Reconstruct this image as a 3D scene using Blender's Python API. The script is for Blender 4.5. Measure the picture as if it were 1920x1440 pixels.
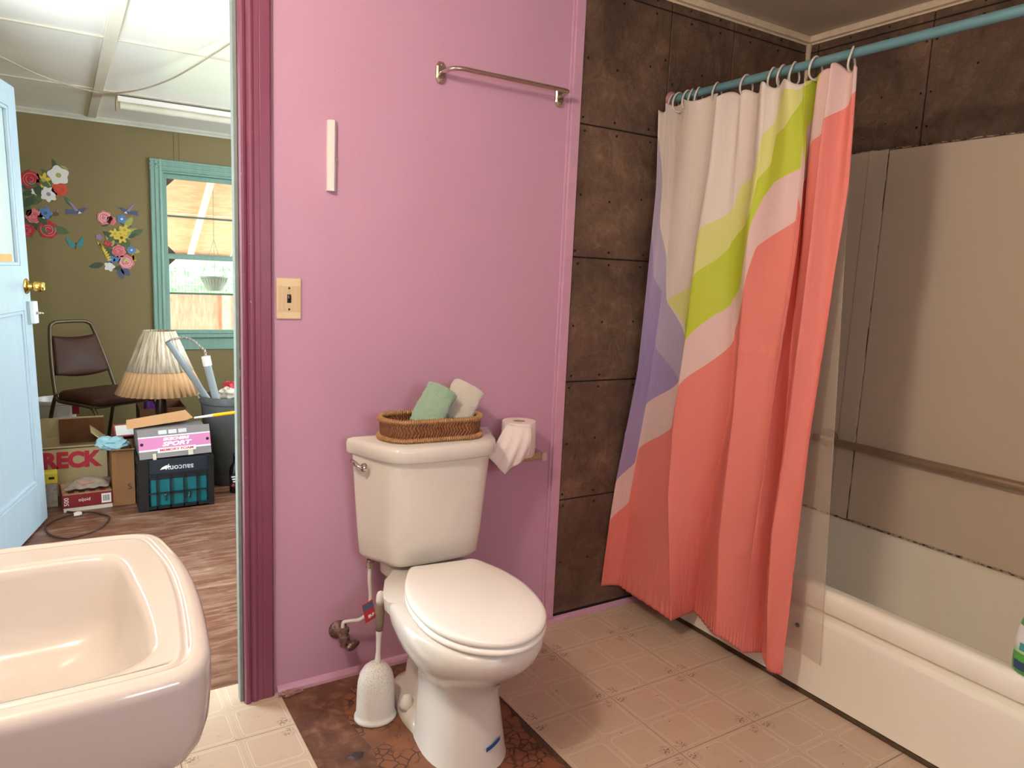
import bpy, math, random
from mathutils import Vector, Matrix, noise as mnoise

for o in list(bpy.data.objects):
    bpy.data.objects.remove(o, do_unlink=True)
scene = bpy.context.scene
COL = scene.collection
PI = math.pi

# ------------------------------------------------------------------ camera
cam_data = bpy.data.cameras.new('camera')
cam_data.sensor_width = 36.0
cam_data.lens = 1356.6 / 1920.0 * 36.0
cam_data.clip_start = 0.02
cam = bpy.data.objects.new('camera', cam_data)
COL.objects.link(cam)
YAW, PITCH, ROLL = 0.56009, -0.14730, 0.04406
fw = Vector((math.sin(YAW) * math.cos(PITCH), math.cos(YAW) * math.cos(PITCH), math.sin(PITCH)))
rt0 = Vector((math.cos(YAW), -math.sin(YAW), 0))
up0 = rt0.cross(fw)
rt = rt0 * math.cos(ROLL) + up0 * math.sin(ROLL)
up = -rt0 * math.sin(ROLL) + up0 * math.cos(ROLL)
cam.matrix_world = Matrix(((rt.x, up.x, -fw.x, 0.0), (rt.y, up.y, -fw.y, -2.1), (rt.z, up.z, -fw.z, 1.294), (0, 0, 0, 1)))
scene.camera = cam

# ------------------------------------------------------------------ world and exposure
world = bpy.data.worlds.new('sky')
scene.world = world
world.use_nodes = True
bg = world.node_tree.nodes['Background']
bg.inputs[0].default_value = (0.80, 0.92, 1.0, 1)
bg.inputs[1].default_value = 14.5
scene.view_settings.view_transform = 'Standard'
scene.view_settings.look = 'None'
scene.view_settings.gamma = 1.0
scene.view_settings.use_curve_mapping = False
scene.view_settings.exposure = 0.0
scene.cycles.max_bounces = 7
scene.cycles.glossy_bounces = 3
scene.cycles.use_adaptive_sampling = True
scene.cycles.adaptive_threshold = 0.035
scene.cycles.adaptive_min_samples = 20

def portal(loc, rot, sx, sy):
    ld = bpy.data.lights.new('window_portal', 'AREA')
    ld.shape = 'RECTANGLE'; ld.size = sx; ld.size_y = sy
    ld.cycles.is_portal = True
    lo = bpy.data.objects.new('window_portal', ld); COL.objects.link(lo)
    lo.location = loc; lo.rotation_euler = rot
portal((2.66, 1.75, 1.475), (0, PI / 2, 0), 1.15, 2.3)       # side window of the far room
portal((1.12, 3.95, 1.34), (-PI / 2, 0, 0), 0.92, 1.1)      # window in view
portal((.65, -2.84, 1.465), (PI / 2, 0, 0), .90, .43)         # bathroom window behind the viewer

LAMP = Vector((-0.27, -1.24, 2.13))
LAMP_COL = (1.0, 0.89, 0.755)
LAMP_W = 220.0

# ------------------------------------------------------------------ material helpers
def lin(c):
    f = lambda x: x / 12.92 if x <= 0.04045 else ((x + 0.055) / 1.055) ** 2.4
    return (f(c[0] / 255.0), f(c[1] / 255.0), f(c[2] / 255.0), 1.0)

class G:
    """small node-graph builder"""
    def __init__(self, name):
        self.m = bpy.data.materials.new(name); self.m.use_nodes = True
        self.nt = self.m.node_tree; self.n = self.nt.nodes
        self.b = self.n['Principled BSDF']
        self._tc = None
    def link(self, a, b): self.nt.links.new(a, b)
    def put(self, sock, v):
        if hasattr(v, 'is_output'): self.link(v, sock)
        else: sock.default_value = v
    def tc(self, w='Object'):
        if self._tc is None: self._tc = self.n.new('ShaderNodeTexCoord')
        return self._tc.outputs[w]
    def pos(self):
        return self.n.new('ShaderNodeNewGeometry').outputs['Position']
    def math(self, op, a, b=0.0, c=0.0, clamp=False):
        k = self.n.new('ShaderNodeMath'); k.operation = op; k.use_clamp = clamp
        self.put(k.inputs[0], a); self.put(k.inputs[1], b); self.put(k.inputs[2], c)
        return k.outputs[0]
    def mix(self, f, a, b, mode='MIX'):
        k = self.n.new('ShaderNodeMix'); k.data_type = 'RGBA'; k.blend_type = mode
        self.put(k.inputs[0], f); self.put(k.inputs[6], a); self.put(k.inputs[7], b)
        return k.outputs[2]
    def noise(self, vec, scale, detail=3.0, rough=0.55, dist=0.0):
        k = self.n.new('ShaderNodeTexNoise'); self.put(k.inputs['Vector'], vec)
        k.inputs['Scale'].default_value = scale; k.inputs['Detail'].default_value = detail
        k.inputs['Roughness'].default_value = rough; k.inputs['Distortion'].default_value = dist
        return k.outputs[0]
    def vor(self, vec, scale, feature='F1', rnd=1.0):
        k = self.n.new('ShaderNodeTexVoronoi'); k.feature = feature; self.put(k.inputs['Vector'], vec)
        k.inputs['Scale'].default_value = scale; k.inputs['Randomness'].default_value = rnd
        return k.outputs['Distance']
    def wave(self, vec, scale, dist=0.0, dire='X'):
        k = self.n.new('ShaderNodeTexWave'); self.put(k.inputs['Vector'], vec); k.bands_direction = dire
        k.inputs['Scale'].default_value = scale; k.inputs['Distortion'].default_value = dist
        return k.outputs['Fac'] if 'Fac' in k.outputs else k.outputs[1]
    def ramp(self, f, stops):
        k = self.n.new('ShaderNodeValToRGB'); self.put(k.inputs[0], f)
        e = k.color_ramp.elements
        while len(e) < len(stops): e.new(0.5)
        for i, (p, c) in enumerate(stops):
            e[i].position = p; e[i].color = c
        return k.outputs[0]
    def step(self, f, lo, hi):
        k = self.n.new('ShaderNodeMapRange'); self.put(k.inputs[0], f)
        k.inputs[1].default_value = lo; k.inputs[2].default_value = hi
        return k.outputs[0]
    def scale(self, vec, s):
        k = self.n.new('ShaderNodeMapping'); self.put(k.inputs[0], vec); k.inputs[3].default_value = s
        return k.outputs[0]
    def sep(self, vec):
        k = self.n.new('ShaderNodeSeparateXYZ'); self.put(k.inputs[0], vec)
        return k.outputs
    def bump(self, h, strength=0.3, dist=0.01):
        k = self.n.new('ShaderNodeBump'); self.put(k.inputs['Height'], h)
        k.inputs['Strength'].default_value = strength; k.inputs['Distance'].default_value = dist
        self.link(k.outputs[0], self.b.inputs['Normal'])
    def out(self, color=None, rough=None, metal=None, spec=None):
        if color is not None: self.put(self.b.inputs['Base Color'], color)
        if rough is not None: self.put(self.b.inputs['Roughness'], rough)
        if metal is not None: self.put(self.b.inputs['Metallic'], metal)
        if spec is not None: self.put(self.b.inputs['Specular IOR Level'], spec)
        return self.m

def var(c, k):
    return tuple(max(0, min(255, x * k)) for x in c)

def simple(name, c, rough=0.5, metal=0.0, amount=0.12, nscale=6.0, bump=0.0, bscale=60.0, spec=None):
    g = G(name)
    n = g.noise(g.pos(), nscale, 4.0)
    col = g.mix(n, lin(var(c, 1 - amount)), lin(var(c, 1 + amount)))
    if bump: g.bump(g.noise(g.pos(), bscale, 3.0), bump, 0.004)
    return g.out(col, rough, metal, spec)

M = {}
M['pink'] = (lambda g: (g.bump(g.noise(g.scale(g.pos(), (1, 1, .35)), 26, 4), .10, .004),
    g.out(g.mix(g.step(g.noise(g.pos(), 210, 2), .70, .74),
        g.mix(g.noise(g.scale(g.pos(), (1.6, 1, .5)), 2.4, 5), lin((190, 146, 170)), lin((200, 155, 179))), lin((150, 88, 120))), .42))[1])(G('pink_paint'))
M['pink_trim'] = simple('pink_gloss_paint', (198, 153, 176), .35, amount=.06, nscale=20)
def plum():
    g = G('plum_gloss_paint')
    p = g.pos()
    chip = g.step(g.noise(p, 60, 6, .7), .705, .72)
    col = g.mix(g.noise(g.scale(p, (3, 3, .4)), 5), lin((118, 62, 84)), lin((128, 68, 92)))
    g.bump(g.noise(g.scale(p, (4, 4, .5)), 30), .04, .003)
    return g.out(g.mix(chip, col, lin((205, 170, 190))), .36)
M['plum'] = plum()
def slate():
    g = G('brown_slate_board')
    p = g.pos()
    n1 = g.noise(p, 3.2, 8, .62, .6); n2 = g.noise(p, 22, 7, .7, .9); n3 = g.noise(p, 9, 5, .6, .3)
    c = g.ramp(g.math('ADD', g.math('MULTIPLY', n1, .6), g.math('MULTIPLY', n2, .4)),
               [(.30, lin((54, 38, 29))), (.45, lin((82, 61, 47))), (.56, lin((104, 81, 63))), (.72, lin((146, 115, 89)))])
    c = g.mix(g.math('MULTIPLY', g.step(n3, .5, .72), .45), c, lin((98, 66, 60)))
    c = g.mix(g.step(g.noise(p, 44, 6, .75, 1.2), .60, .68), c, lin((60, 43, 36)))
    g.bump(g.math('ADD', g.noise(p, 14, 9, .68, .8), g.math('MULTIPLY', n2, .5)), .85, .008)
    return g.out(c, .55)
M['slate'] = slate()
M['black'] = simple('black_gap', (22, 17, 15), .8)
M['nail'] = simple('dark_nail_metal', (34, 25, 22), .45, .6)
def wood(name, a, b, c, sc=(1.2, 9, 9), rough=.6):
    g = G(name); p = g.pos()
    v = g.scale(p, sc)
    n = g.noise(v, 5, 8, .65, .8)
    col = g.ramp(n, [(.28, lin(a)), (.5, lin(b)), (.74, lin(c))])
    col = g.mix(g.math('MULTIPLY', g.step(g.noise(p, 3.0, 6, .7), .5, .75), .5), col, lin(c))
    g.bump(g.noise(v, 16, 5), .15, .003)
    return g.out(col, rough)
M['hall_floor'] = wood('worn_brown_floor', (74, 40, 27), (106, 66, 47), (158, 126, 106), (1.0, 6, 6), .40)
M['subfloor'] = wood('stained_subfloor', (66, 38, 26), (96, 60, 42), (140, 100, 78), (3, 3, 3), .55)
def lino():
    g = G('cracked_orange_linoleum'); p = g.pos()
    nn = g.noise(p, 9, 4)
    k = g.n.new('ShaderNodeTexVoronoi'); k.feature = 'DISTANCE_TO_EDGE'
    vm = g.n.new('ShaderNodeVectorMath'); vm.operation = 'ADD'; g.put(vm.inputs[0], p)
    vs = g.n.new('ShaderNodeVectorMath'); vs.operation = 'SCALE'; 
    nz = g.n.new('ShaderNodeTexNoise'); nz.inputs['Scale'].default_value = 14; g.link(p, nz.inputs['Vector'])
    g.link(nz.outputs[1], vs.inputs[0]); vs.inputs['Scale'].default_value = .045
    g.link(vs.outputs[0], vm.inputs[1]); g.link(vm.outputs[0], k.inputs['Vector']); k.inputs['Scale'].default_value = 34
    crack = g.step(k.outputs['Distance'], .02, .09)
    c = g.mix(nn, lin((100, 62, 42)), lin((146, 94, 62)))
    c = g.mix(g.step(g.noise(p, 5, 4), .52, .66), c, lin((104, 66, 46)))
    crack = g.math('MAXIMUM', crack, g.step(g.noise(p, 7, 3), .50, .58))
    c = g.mix(crack, lin((62, 34, 22)), c)
    g.bump(crack, .4, .003)
    return g.out(c, .5)
M['lino'] = lino()
def vinyl():
    g = G('floral_vinyl_tile'); T = .3048
    s = g.sep(g.tc('Object')); x, y = s[0], s[1]
    # distance inside each of the four printed squares of a tile (absolute position from the tile centre)
    ax = g.math('ABSOLUTE', x); ay = g.math('ABSOLUTE', y)
    def rrect(half, rad):   # signed distance to rounded square around (T/4, T/4)
        dx = g.math('SUBTRACT', g.math('ABSOLUTE', g.math('SUBTRACT', ax, T / 4)), half - rad)
        dy = g.math('SUBTRACT', g.math('ABSOLUTE', g.math('SUBTRACT', ay, T / 4)), half - rad)
        mx = g.math('MAXIMUM', dx, 0.0); my = g.math('MAXIMUM', dy, 0.0)
        out = g.math('SQRT', g.math('ADD', g.math('MULTIPLY', mx, mx), g.math('MULTIPLY', my, my)))
        ins = g.math('MINIMUM', g.math('MAXIMUM', dx, dy), 0.0)
        return g.math('SUBTRACT', g.math('ADD', out, ins), rad)
    d1 = g.math('ABSOLUTE', rrect(.0635, .014)); d2 = g.math('ABSOLUTE', rrect(.0695, .004))
    line = g.math('MAXIMUM', g.math('SUBTRACT', 1.0, g.step(d1, .0009, .0022)), g.math('MULTIPLY', .7, g.math('SUBTRACT', 1.0, g.step(d2, .0005, .0014))))
    # sprigs in the square corners next to the tile corners
    px = g.math('SUBTRACT', ax, T / 2 - .027); py = g.math('SUBTRACT', ay, T / 2 - .027)
    rr = g.math('SQRT', g.math('ADD', g.math('MULTIPLY', px, px), g.math('MULTIPLY', py, py)))
    nz = g.noise(g.tc('Object'), 150, 3, .6, .8)
    sprig = g.math('MULTIPLY', g.math('SUBTRACT', 1.0, g.step(rr, .012, .023)), g.step(nz, .52, .57))
    p = g.pos()
    base = g.mix(g.noise(p, 4, 4), lin((188, 163, 139)), lin((202, 180, 156)))
    base = g.mix(g.math('MULTIPLY', g.step(g.noise(p, 26, 6, .7), .55, .8), .35), base, lin((150, 128, 110)))
    c = g.mix(g.math('MULTIPLY', line, .5), base, lin((226, 212, 192)))
    c = g.mix(g.math('MULTIPLY', sprig, .85), c, lin((92, 76, 58)))
    c = g.mix(g.step(g.noise(p, 75, 2), .735, .75), c, lin((96, 76, 60)))
    g.bump(g.math('MULTIPLY', line, -1.0), .15, .001)
    return g.out(c, .38)
M['vinyl'] = vinyl()
def porcelain(name, c, rough=.08, grime=.0):
    g = G(name); p = g.pos()
    col = g.mix(g.noise(p, 2.5, 3), lin(var(c, .985)), lin(var(c, 1.01)))
    if grime:
        col = g.mix(g.math('MULTIPLY', g.step(g.noise(g.scale(p, (1, 1, .4)), 30, 6, .7), .58, .78), grime), col, lin((150, 130, 112)))
    return g.out(col, rough)
M['porcelain'] = porcelain('white_porcelain', (222, 216, 206), .07, .12)
M['seat'] = porcelain('white_seat_plastic', (250, 245, 236), .16)
M['sink'] = porcelain('cream_sink_porcelain', (200, 191, 182), .09)
M['tub'] = porcelain('cream_tub_enamel', (244, 238, 220), .18, .08)
M['surround'] = porcelain('cream_tub_wallboard', (210, 194, 174), .28, .06)
M['cream_wall'] = simple('cream_wall_paint', (226, 218, 208), .6, amount=.04, nscale=3)
M['ceiling_b'] = simple('cream_ceiling_paint', (200, 184, 166), .7, amount=.05, nscale=3)
M['cream_trim'] = simple('cream_gloss_trim', (222, 204, 176), .4, amount=.08, nscale=30)
def chrome(name, c, r=.12):
    g = G(name); n = g.noise(g.pos(), 60, 3)
    return g.out(g.mix(n, lin(var(c, .86)), lin(c)), g.math('ADD', g.math('MULTIPLY', n, .12), r), 1.0)
M['chrome'] = chrome('chrome', (220, 214, 208))
M['old_chrome'] = chrome('dull_chrome', (214, 200, 190), .16)
M['steel'] = simple('brushed_bronze_bar', (168, 146, 124), .38, .55, .06, 40)
M['brass'] = chrome('polished_brass', (236, 190, 92), .12)
M['rod'] = simple('teal_rod_paint', (92, 132, 138), .42, amount=.06)
M['rust'] = simple('corroded_valve_metal', (112, 92, 86), .42, .75, .6, 120, .9, 160)
M['white_plastic'] = simple('white_plastic', (226, 220, 212), .35, amount=.03)
M['dusty_white'] = (lambda g: g.out(g.mix(g.step(g.math('ADD', g.noise(g.pos(), 240, 5, .75), g.math('MULTIPLY', g.sep(g.pos())[2], .9)), .62, .80), lin((222, 218, 210)), lin((168, 158, 148))), .5))(G('dusty_white_plastic'))
M['taupe'] = simple('taupe_grip_rubber', (128, 112, 96), .6)
M['ivory'] = simple('ivory_plastic', (222, 200, 160), .35, amount=.03)
M['dark_brown_plastic'] = simple('dark_brown_plastic', (40, 26, 20), .3)
M['paper'] = simple('white_tissue', (236, 222, 216), .9, amount=.03, bump=.25, bscale=140)
M['beige_plastic'] = simple('beige_roller_plastic', (176, 140, 104), .5)
M['red_tag'] = simple('red_card', (168, 40, 46), .5)
M['blue_tag'] = simple('blue_card', (62, 84, 112), .5)
M['white_print'] = simple('white_print', (232, 228, 220), .6, amount=.02)
M['blue_tape'] = simple('blue_tape', (30, 84, 150), .55, amount=.06)
def ring_plastic():
    g = G('clear_ring_plastic')
    g.b.inputs['Transmission Weight'].default_value = .15
    n = g.noise(g.pos(), 50)
    return g.out(g.mix(n, lin((206, 196, 186)), lin((226, 218, 208))), .2)
M['ring'] = ring_plastic()
def rattan(name, a, b):
    g = G(name); s = g.sep(g.tc('Object'))
    ang = g.math('ARCTAN2', g.math('MULTIPLY', s[1], 1.7), s[0])
    z = s[2]
    # herringbone weave: diagonal strips that change direction on each row
    row = g.math('PINGPONG', g.math('MULTIPLY', z, 70.0), 1.0)
    w = g.math('SINE', g.math('ADD', g.math('MULTIPLY', ang, 96.0), g.math('MULTIPLY', row, 4.5)))
    n = g.noise(g.pos(), 130, 4)
    f = g.math('ADD', g.math('MULTIPLY', w, .16), n)
    col = g.ramp(f, [(.15, lin(var(a, .5))), (.45, lin(a)), (.8, lin(b))])
    g.bump(w, .5, .002)
    return g.out(col, .5)
M['rattan'] = rattan('woven_rattan', (114, 70, 38), (150, 98, 58))
M['rattan_rim'] = simple('pale_rattan_rim', (168, 126, 84), .55, amount=.3, nscale=160, bump=.4, bscale=220)
def terry(name, c):
    g = G(name); n = g.noise(g.pos(), 420, 3, .8); v = g.vor(g.pos(), 260)
    g.bump(g.math('ADD', n, v), .9, .004)
    g.b.inputs['Sheen Weight'].default_value = .4
    return g.out(g.mix(n, lin(var(c, .86)), lin(var(c, 1.06))), .95)
M['terry_green'] = terry('mint_terry_cloth', (170, 206, 174))
M['terry_white'] = terry('cream_terry_cloth', (250, 236, 218))

# ------------------------------------------------------------------ mesh helpers
class MB:
    def __init__(self): self.v = []; self.f = []
    def add(self, vs, fs):
        o = len(self.v); self.v += [tuple(p) for p in vs]; self.f += [tuple(i + o for i in q) for q in fs]; return self
    def box(self, x0, x1, y0, y1, z0, z1):
        vs = [(x0, y0, z0), (x1, y0, z0), (x1, y1, z0), (x0, y1, z0), (x0, y0, z1), (x1, y0, z1), (x1, y1, z1), (x0, y1, z1)]
        return self.add(vs, [(0, 3, 2, 1), (4, 5, 6, 7), (0, 1, 5, 4), (1, 2, 6, 5), (2, 3, 7, 6), (3, 0, 4, 7)])
    def loft(self, rings, cap0=True, cap1=True, closed=True):
        n = len(rings[0]); o = len(self.v)
        vs = [p for r in rings for p in r]; fs = []
        for i in range(len(rings) - 1):
            for j in range(n if closed else n - 1):
                k = (j + 1) % n
                fs.append((i * n + j, i * n + k, (i + 1) * n + k, (i + 1) * n + j))
        if cap0: fs.append(tuple(range(n - 1, -1, -1)))
        if cap1: fs.append(tuple((len(rings) - 1) * n + j for j in range(n)))
        return self.add(vs, fs)
    def lathe(self, prof, c=(0, 0, 0), n=24, cap0=True, cap1=True):
        rings = [[(c[0] + r * math.cos(2 * PI * j / n), c[1] + r * math.sin(2 * PI * j / n), c[2] + z) for j in range(n)] for r, z in prof]
        return self.loft(rings, cap0, cap1)
    def tube(self, path, r, n=10, cap=True, closed=False):
        path = [Vector(p) for p in path]; N = len(path)
        rs = r if isinstance(r, (list, tuple)) else [r] * N
        t0 = (path[1] - path[0]).normalized()
        ref = Vector((0, 0, 1)) if abs(t0.z) < .9 else Vector((1, 0, 0))
        nn = (ref - t0 * ref.dot(t0)).normalized(); rings = []
        for i, p in enumerate(path):
            if closed: t = (path[(i + 1) % N] - path[i - 1]).normalized()
            elif i == 0: t = t0
            elif i == N - 1: t = (p - path[i - 1]).normalized()
            else: t = (path[i + 1] - path[i - 1]).normalized()
            nn = (nn - t * nn.dot(t)); nn = nn.normalized() if nn.length > 1e-6 else Vector((1, 0, 0))
            bb = t.cross(nn)
            rings.append([tuple(p + (nn * math.cos(2 * PI * j / n) + bb * math.sin(2 * PI * j / n)) * rs[i]) for j in range(n)])
        if closed: return self.loft(rings + [rings[0]], False, False)
        return self.loft(rings, cap, cap)
    def prism(self, outline, z0, z1):
        return self.loft([[(x, y, z0) for x, y in outline], [(x, y, z1) for x, y in outline]])
    def grid(self, fn, nu, nv):
        vs = [fn(i / nu, j / nv) for i in range(nu + 1) for j in range(nv + 1)]
        fs = [(i * (nv + 1) + j, (i + 1) * (nv + 1) + j, (i + 1) * (nv + 1) + j + 1, i * (nv + 1) + j + 1) for i in range(nu) for j in range(nv)]
        return self.add(vs, fs)
    def xf(self, mat):
        self.v = [tuple(mat @ Vector(p)) for p in self.v]; return self
    def mesh(self, name, mat, smooth=False):
        me = bpy.data.meshes.new(name); me.from_pydata(self.v, [], self.f)
        me.validate(); me.update()
        import bmesh
        b = bmesh.new(); b.from_mesh(me); bmesh.ops.recalc_face_normals(b, faces=b.faces); b.to_mesh(me); b.free()
        if smooth:
            me.polygons.foreach_set('use_smooth', [True] * len(me.polygons))
        if mat: me.materials.append(mat)
        return me
    def build(self, name, mat, parent=None, smooth=False, bevel=0.0, loc=None, seg=2, sub=0, auto=None):
        if isinstance(mat, str): mat = M[mat]
        o = bpy.data.objects.new(name, self.mesh(name, mat, smooth)); COL.objects.link(o)
        if parent: o.parent = parent
        if loc is not None: o.location = loc
        if bevel:
            bv = o.modifiers.new('bevel', 'BEVEL'); bv.width = bevel; bv.segments = seg; bv.limit_method = 'ANGLE'; bv.angle_limit = .6
        if sub:
            sm = o.modifiers.new('sub', 'SUBSURF'); sm.levels = sub; sm.render_levels = sub
        if auto is not None:
            o.data.set_sharp_from_angle(angle=auto)
        return o

def B(x0, x1, y0, y1, z0, z1): return MB().box(x0, x1, y0, y1, z0, z1)

def tag(o, label, cat, group=None):
    o['label'] = label; o['category'] = cat
    if group: o['group'] = group
    return o
def struct(o, label=None):
    o['kind'] = 'structure'
    if label: o['label'] = label
    return o
def thing(name, loc, label, cat, group=None, rz=0.0):
    o = bpy.data.objects.new(name, None); COL.objects.link(o); o.location = loc; o.rotation_euler = (0, 0, rz)
    o.empty_display_size = .05
    return tag(o, label, cat, group)
def copy_tree(o, parent=None):
    c = o.copy(); COL.objects.link(c); c.parent = parent
    for ch in o.children: copy_tree(ch, c)
    return c
def text(s, size, mat, parent, matrix, name='lettering', ext=.0006, shear=0.0, bold=0.0, spacing=1.0):
    cu = bpy.data.curves.new('txt', 'FONT'); cu.body = s; cu.size = size; cu.extrude = ext; cu.shear = shear
    cu.align_x = 'CENTER'; cu.align_y = 'CENTER'; cu.offset = bold; cu.space_character = spacing; cu.resolution_u = 3
    t = bpy.data.objects.new('txt', cu); COL.objects.link(t)
    bpy.context.view_layer.update()
    me = bpy.data.meshes.new_from_object(t.evaluated_get(bpy.context.evaluated_depsgraph_get()))
    bpy.data.objects.remove(t, do_unlink=True); bpy.data.curves.remove(cu)
    me.materials.clear(); me.materials.append(M[mat] if isinstance(mat, str) else mat)
    o = bpy.data.objects.new(name, me); COL.objects.link(o); o.parent = parent; o.matrix_local = matrix
    return o
def facing_front(x, y, z, sx=1.0, sy=1.0, roll=0.0):
    """text plane that faces -Y, upright"""
    return Matrix.Translation((x, y, z)) @ Matrix.Rotation(roll, 4, 'Y') @ Matrix.Rotation(PI / 2, 4, 'X') @ Matrix.Diagonal((sx, sy, 1, 1))
def rrect(cx, cy, hx, hy, r, z, n=6):
    pts = []
    for qx, qy, a0 in ((1, 1, 0), (-1, 1, PI / 2), (-1, -1, PI), (1, -1, 1.5 * PI)):
        for i in range(n + 1):
            a = a0 + i * PI / 2 / n
            pts.append((cx + qx * (hx - r) + r * math.cos(a), cy + qy * (hy - r) + r * math.sin(a), z))
    return pts
def smooth_closed(pts, n):
    """Catmull-Rom through closed 2-D points"""
    out = []; k = len(pts)
    for i in range(k):
        p0, p1, p2, p3 = [Vector(pts[(i + d) % k]) for d in (-1, 0, 1, 2)]
        for j in range(n):
            t = j / n
            out.append(tuple(.5 * ((2 * p1) + (p2 - p0) * t + (2 * p0 - 5 * p1 + 4 * p2 - p3) * t * t + (3 * p1 - p0 - 3 * p2 + p3) * t ** 3)))
    return out
def smooth_open(pts, n):
    out = []; k = len(pts)
    for i in range(k - 1):
        p0, p1, p2, p3 = [Vector(pts[max(0, min(k - 1, i + d))]) for d in (-1, 0, 1, 2)]
        for j in range(n):
            t = j / n
            out.append(tuple(.5 * ((2 * p1) + (p2 - p0) * t + (2 * p0 - 5 * p1 + 4 * p2 - p3) * t * t + (3 * p1 - p0 - 3 * p2 + p3) * t ** 3)))
    out.append(tuple(pts[-1])); return out

# ================================================================== BATHROOM SHELL
XL, XR, YB, ZC = -0.42, 2.71, -2.75, 2.335
fl = struct(B(XL, XR, YB, 0.10, -.10, 0.0).build('floor', 'subfloor'), 'brown stained subfloor of the bathroom')
# ---- vinyl tiles (12 inch) on both sides of the stripped band around the toilet
T = .3048
random.seed(3)
def tile(cx, cy, x0, x1, y0, y1):
    g = .0010
    vx0, vx1, vy0, vy1 = max(cx - T / 2, x0) + g, min(cx + T / 2, x1) - g, max(cy - T / 2, y0) + g, min(cy + T / 2, y1) - g
    if vx1 - vx0 < .01 or vy1 - vy0 < .01: return
    key = tuple(round(q, 4) for q in (vx0 - cx, vx1 - cx, vy0 - cy, vy1 - cy))
    if key not in TILES:
        TILES[key] = B(key[0], key[1], key[2], key[3], 0.0001, .0034).mesh('tile', M['vinyl'])
    o = bpy.data.objects.new('tile', TILES[key]); COL.objects.link(o); o.parent = fl
    o.location = (cx, cy, 0)
TILES = {}
for i in range(3):          # right of the toilet band
    for j in range(9):
        tile(1.7200 - T * 1.5 + T * i, -.2 + T / 2 - T * j, 1.1104, 1.984, YB + .005, -.012)
for i in range(4):          # left of the toilet band
    for j in range(10):
        tile(.522 - T / 2 - T * i, .1 + .02 - T / 2 + .0 - T * j, XL + .005, .522, YB + .005, .10)
for i in range(2):          # band in front of the toilet, behind the viewer
    for j in range(6):
        tile(.522 + T / 2 + T * i, -1.25 - T * j, .522, 1.1104, YB + .005, -1.1)
# old linoleum round the toilet foot
lp = smooth_closed([(.70, -.10), (.66, -.25), (.675, -.40), (.64, -.55), (.66, -.75), (.80, -.93), (1.0, -.95), (1.105, -.8), (1.108, -.5), (1.105, -.25), (1.0, -.06), (.85, -.04)], 5)
lo = MB().prism(lp, .0001, .0012).build('linoleum_patch', 'lino', fl)
# torn dark edge of the vinyl beside the toilet
ep = []
random.seed(8)
for k in range(26):
    y = -.30 - k * .022
    ep.append((1.1075 - random.random() * .012 - (.012 if 8 < k < 18 else 0), y))
ep2 = [(1.1125, p[1]) for p in reversed(ep)]
MB().prism(ep + ep2, .0001, .0026).build('torn_vinyl_edge', simple('dark_adhesive', (74, 56, 42), .7, amount=.3, nscale=60), fl)

# ---- walls
wb = MB(); wb.box(.410, XR + .05, 0, .012, -.05, 2.42); wb.box(XL - .05, -.345, 0, .012, -.05, 2.42); wb.box(-.345, .410, 0, .012, 2.30, 2.42)
wall_back = struct(wb.build('wall_back', 'pink'), 'pink painted partition wall with the doorway')
wall_right = struct(B(XR, XR + .10, YB, 0, -.05, 2.42).build('wall_right', 'pink'), 'wall along the bathtub')
wall_left = struct(B(XL - .10, XL, YB, 0, -.05, 2.42).build('wall_left', 'cream_wall'), 'cream wall behind the sink')
wfm = MB(); wfm.box(XL - .1, .20, YB - .1, YB, -.05, 2.42); wfm.box(1.1, XR + .1, YB - .1, YB, -.05, 2.42); wfm.box(.20, 1.1, YB - .1, YB, -.05, 1.25); wfm.box(.20, 1.1, YB - .1, YB, 1.68, 2.42)
win3 = struct(bpy.data.objects.new('window_3', None)); COL.objects.link(win3); win3['label'] = 'small bathroom window behind the viewer'
for a in ((.20, .23, 1.25, 1.68), (1.07, 1.1, 1.25, 1.68), (.23, 1.07, 1.25, 1.28), (.23, 1.07, 1.65, 1.68), (.64, .66, 1.28, 1.65)):
    B(a[0], a[1], YB - .06, YB - .02, a[2], a[3]).build('frame', 'cream_trim', win3)
wall_front = struct(wfm.build('wall_front', 'pink'), 'pink wall behind the viewer')
struct(B(1.90, XR, -1.66, -1.56, 0, 2.335).build('wall_tub_end', 'cream_wall'), 'short wall at the far end of the tub')
ceil = struct(B(XL - .1, XR + .1, YB - .1, .05, ZC, ZC + .06).build('ceiling', 'ceiling_b'), 'cream bathroom ceiling')
# ---- crown strips and corner bead
def cove(name, pts, parent=None):
    return MB().tube(pts, .014, 6).build(name, 'cream_trim', parent)
mb = MB(); mb.box(1.53, XR, -.022, 0.0, ZC - .026, ZC); mb.box(1.53, XR, -.010, 0, ZC - .036, ZC - .026)
struct(mb.build('trim_1', 'cream_trim', bevel=.004), 'cream ceiling strip over the slate board')
mb = MB(); mb.box(XR - .022, XR, -1.56, -.022, ZC - .026, ZC); mb.box(XR - .010, XR, -1.56, -.010, ZC - .036, ZC - .026)
struct(mb.build('trim_2', 'cream_trim', bevel=.004), 'cream ceiling strip over the tub')
struct(MB().tube([(XR - .009, -.009, 1.84), (XR - .010, -.010, 2.0), (XR - .009, -.009, 2.15), (XR - .012, -.012, ZC - .03)], [.005, .006, .008, .014], 8).build('trim_3', 'cream_trim', smooth=True), 'cream caulk bead in the room corner')

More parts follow.
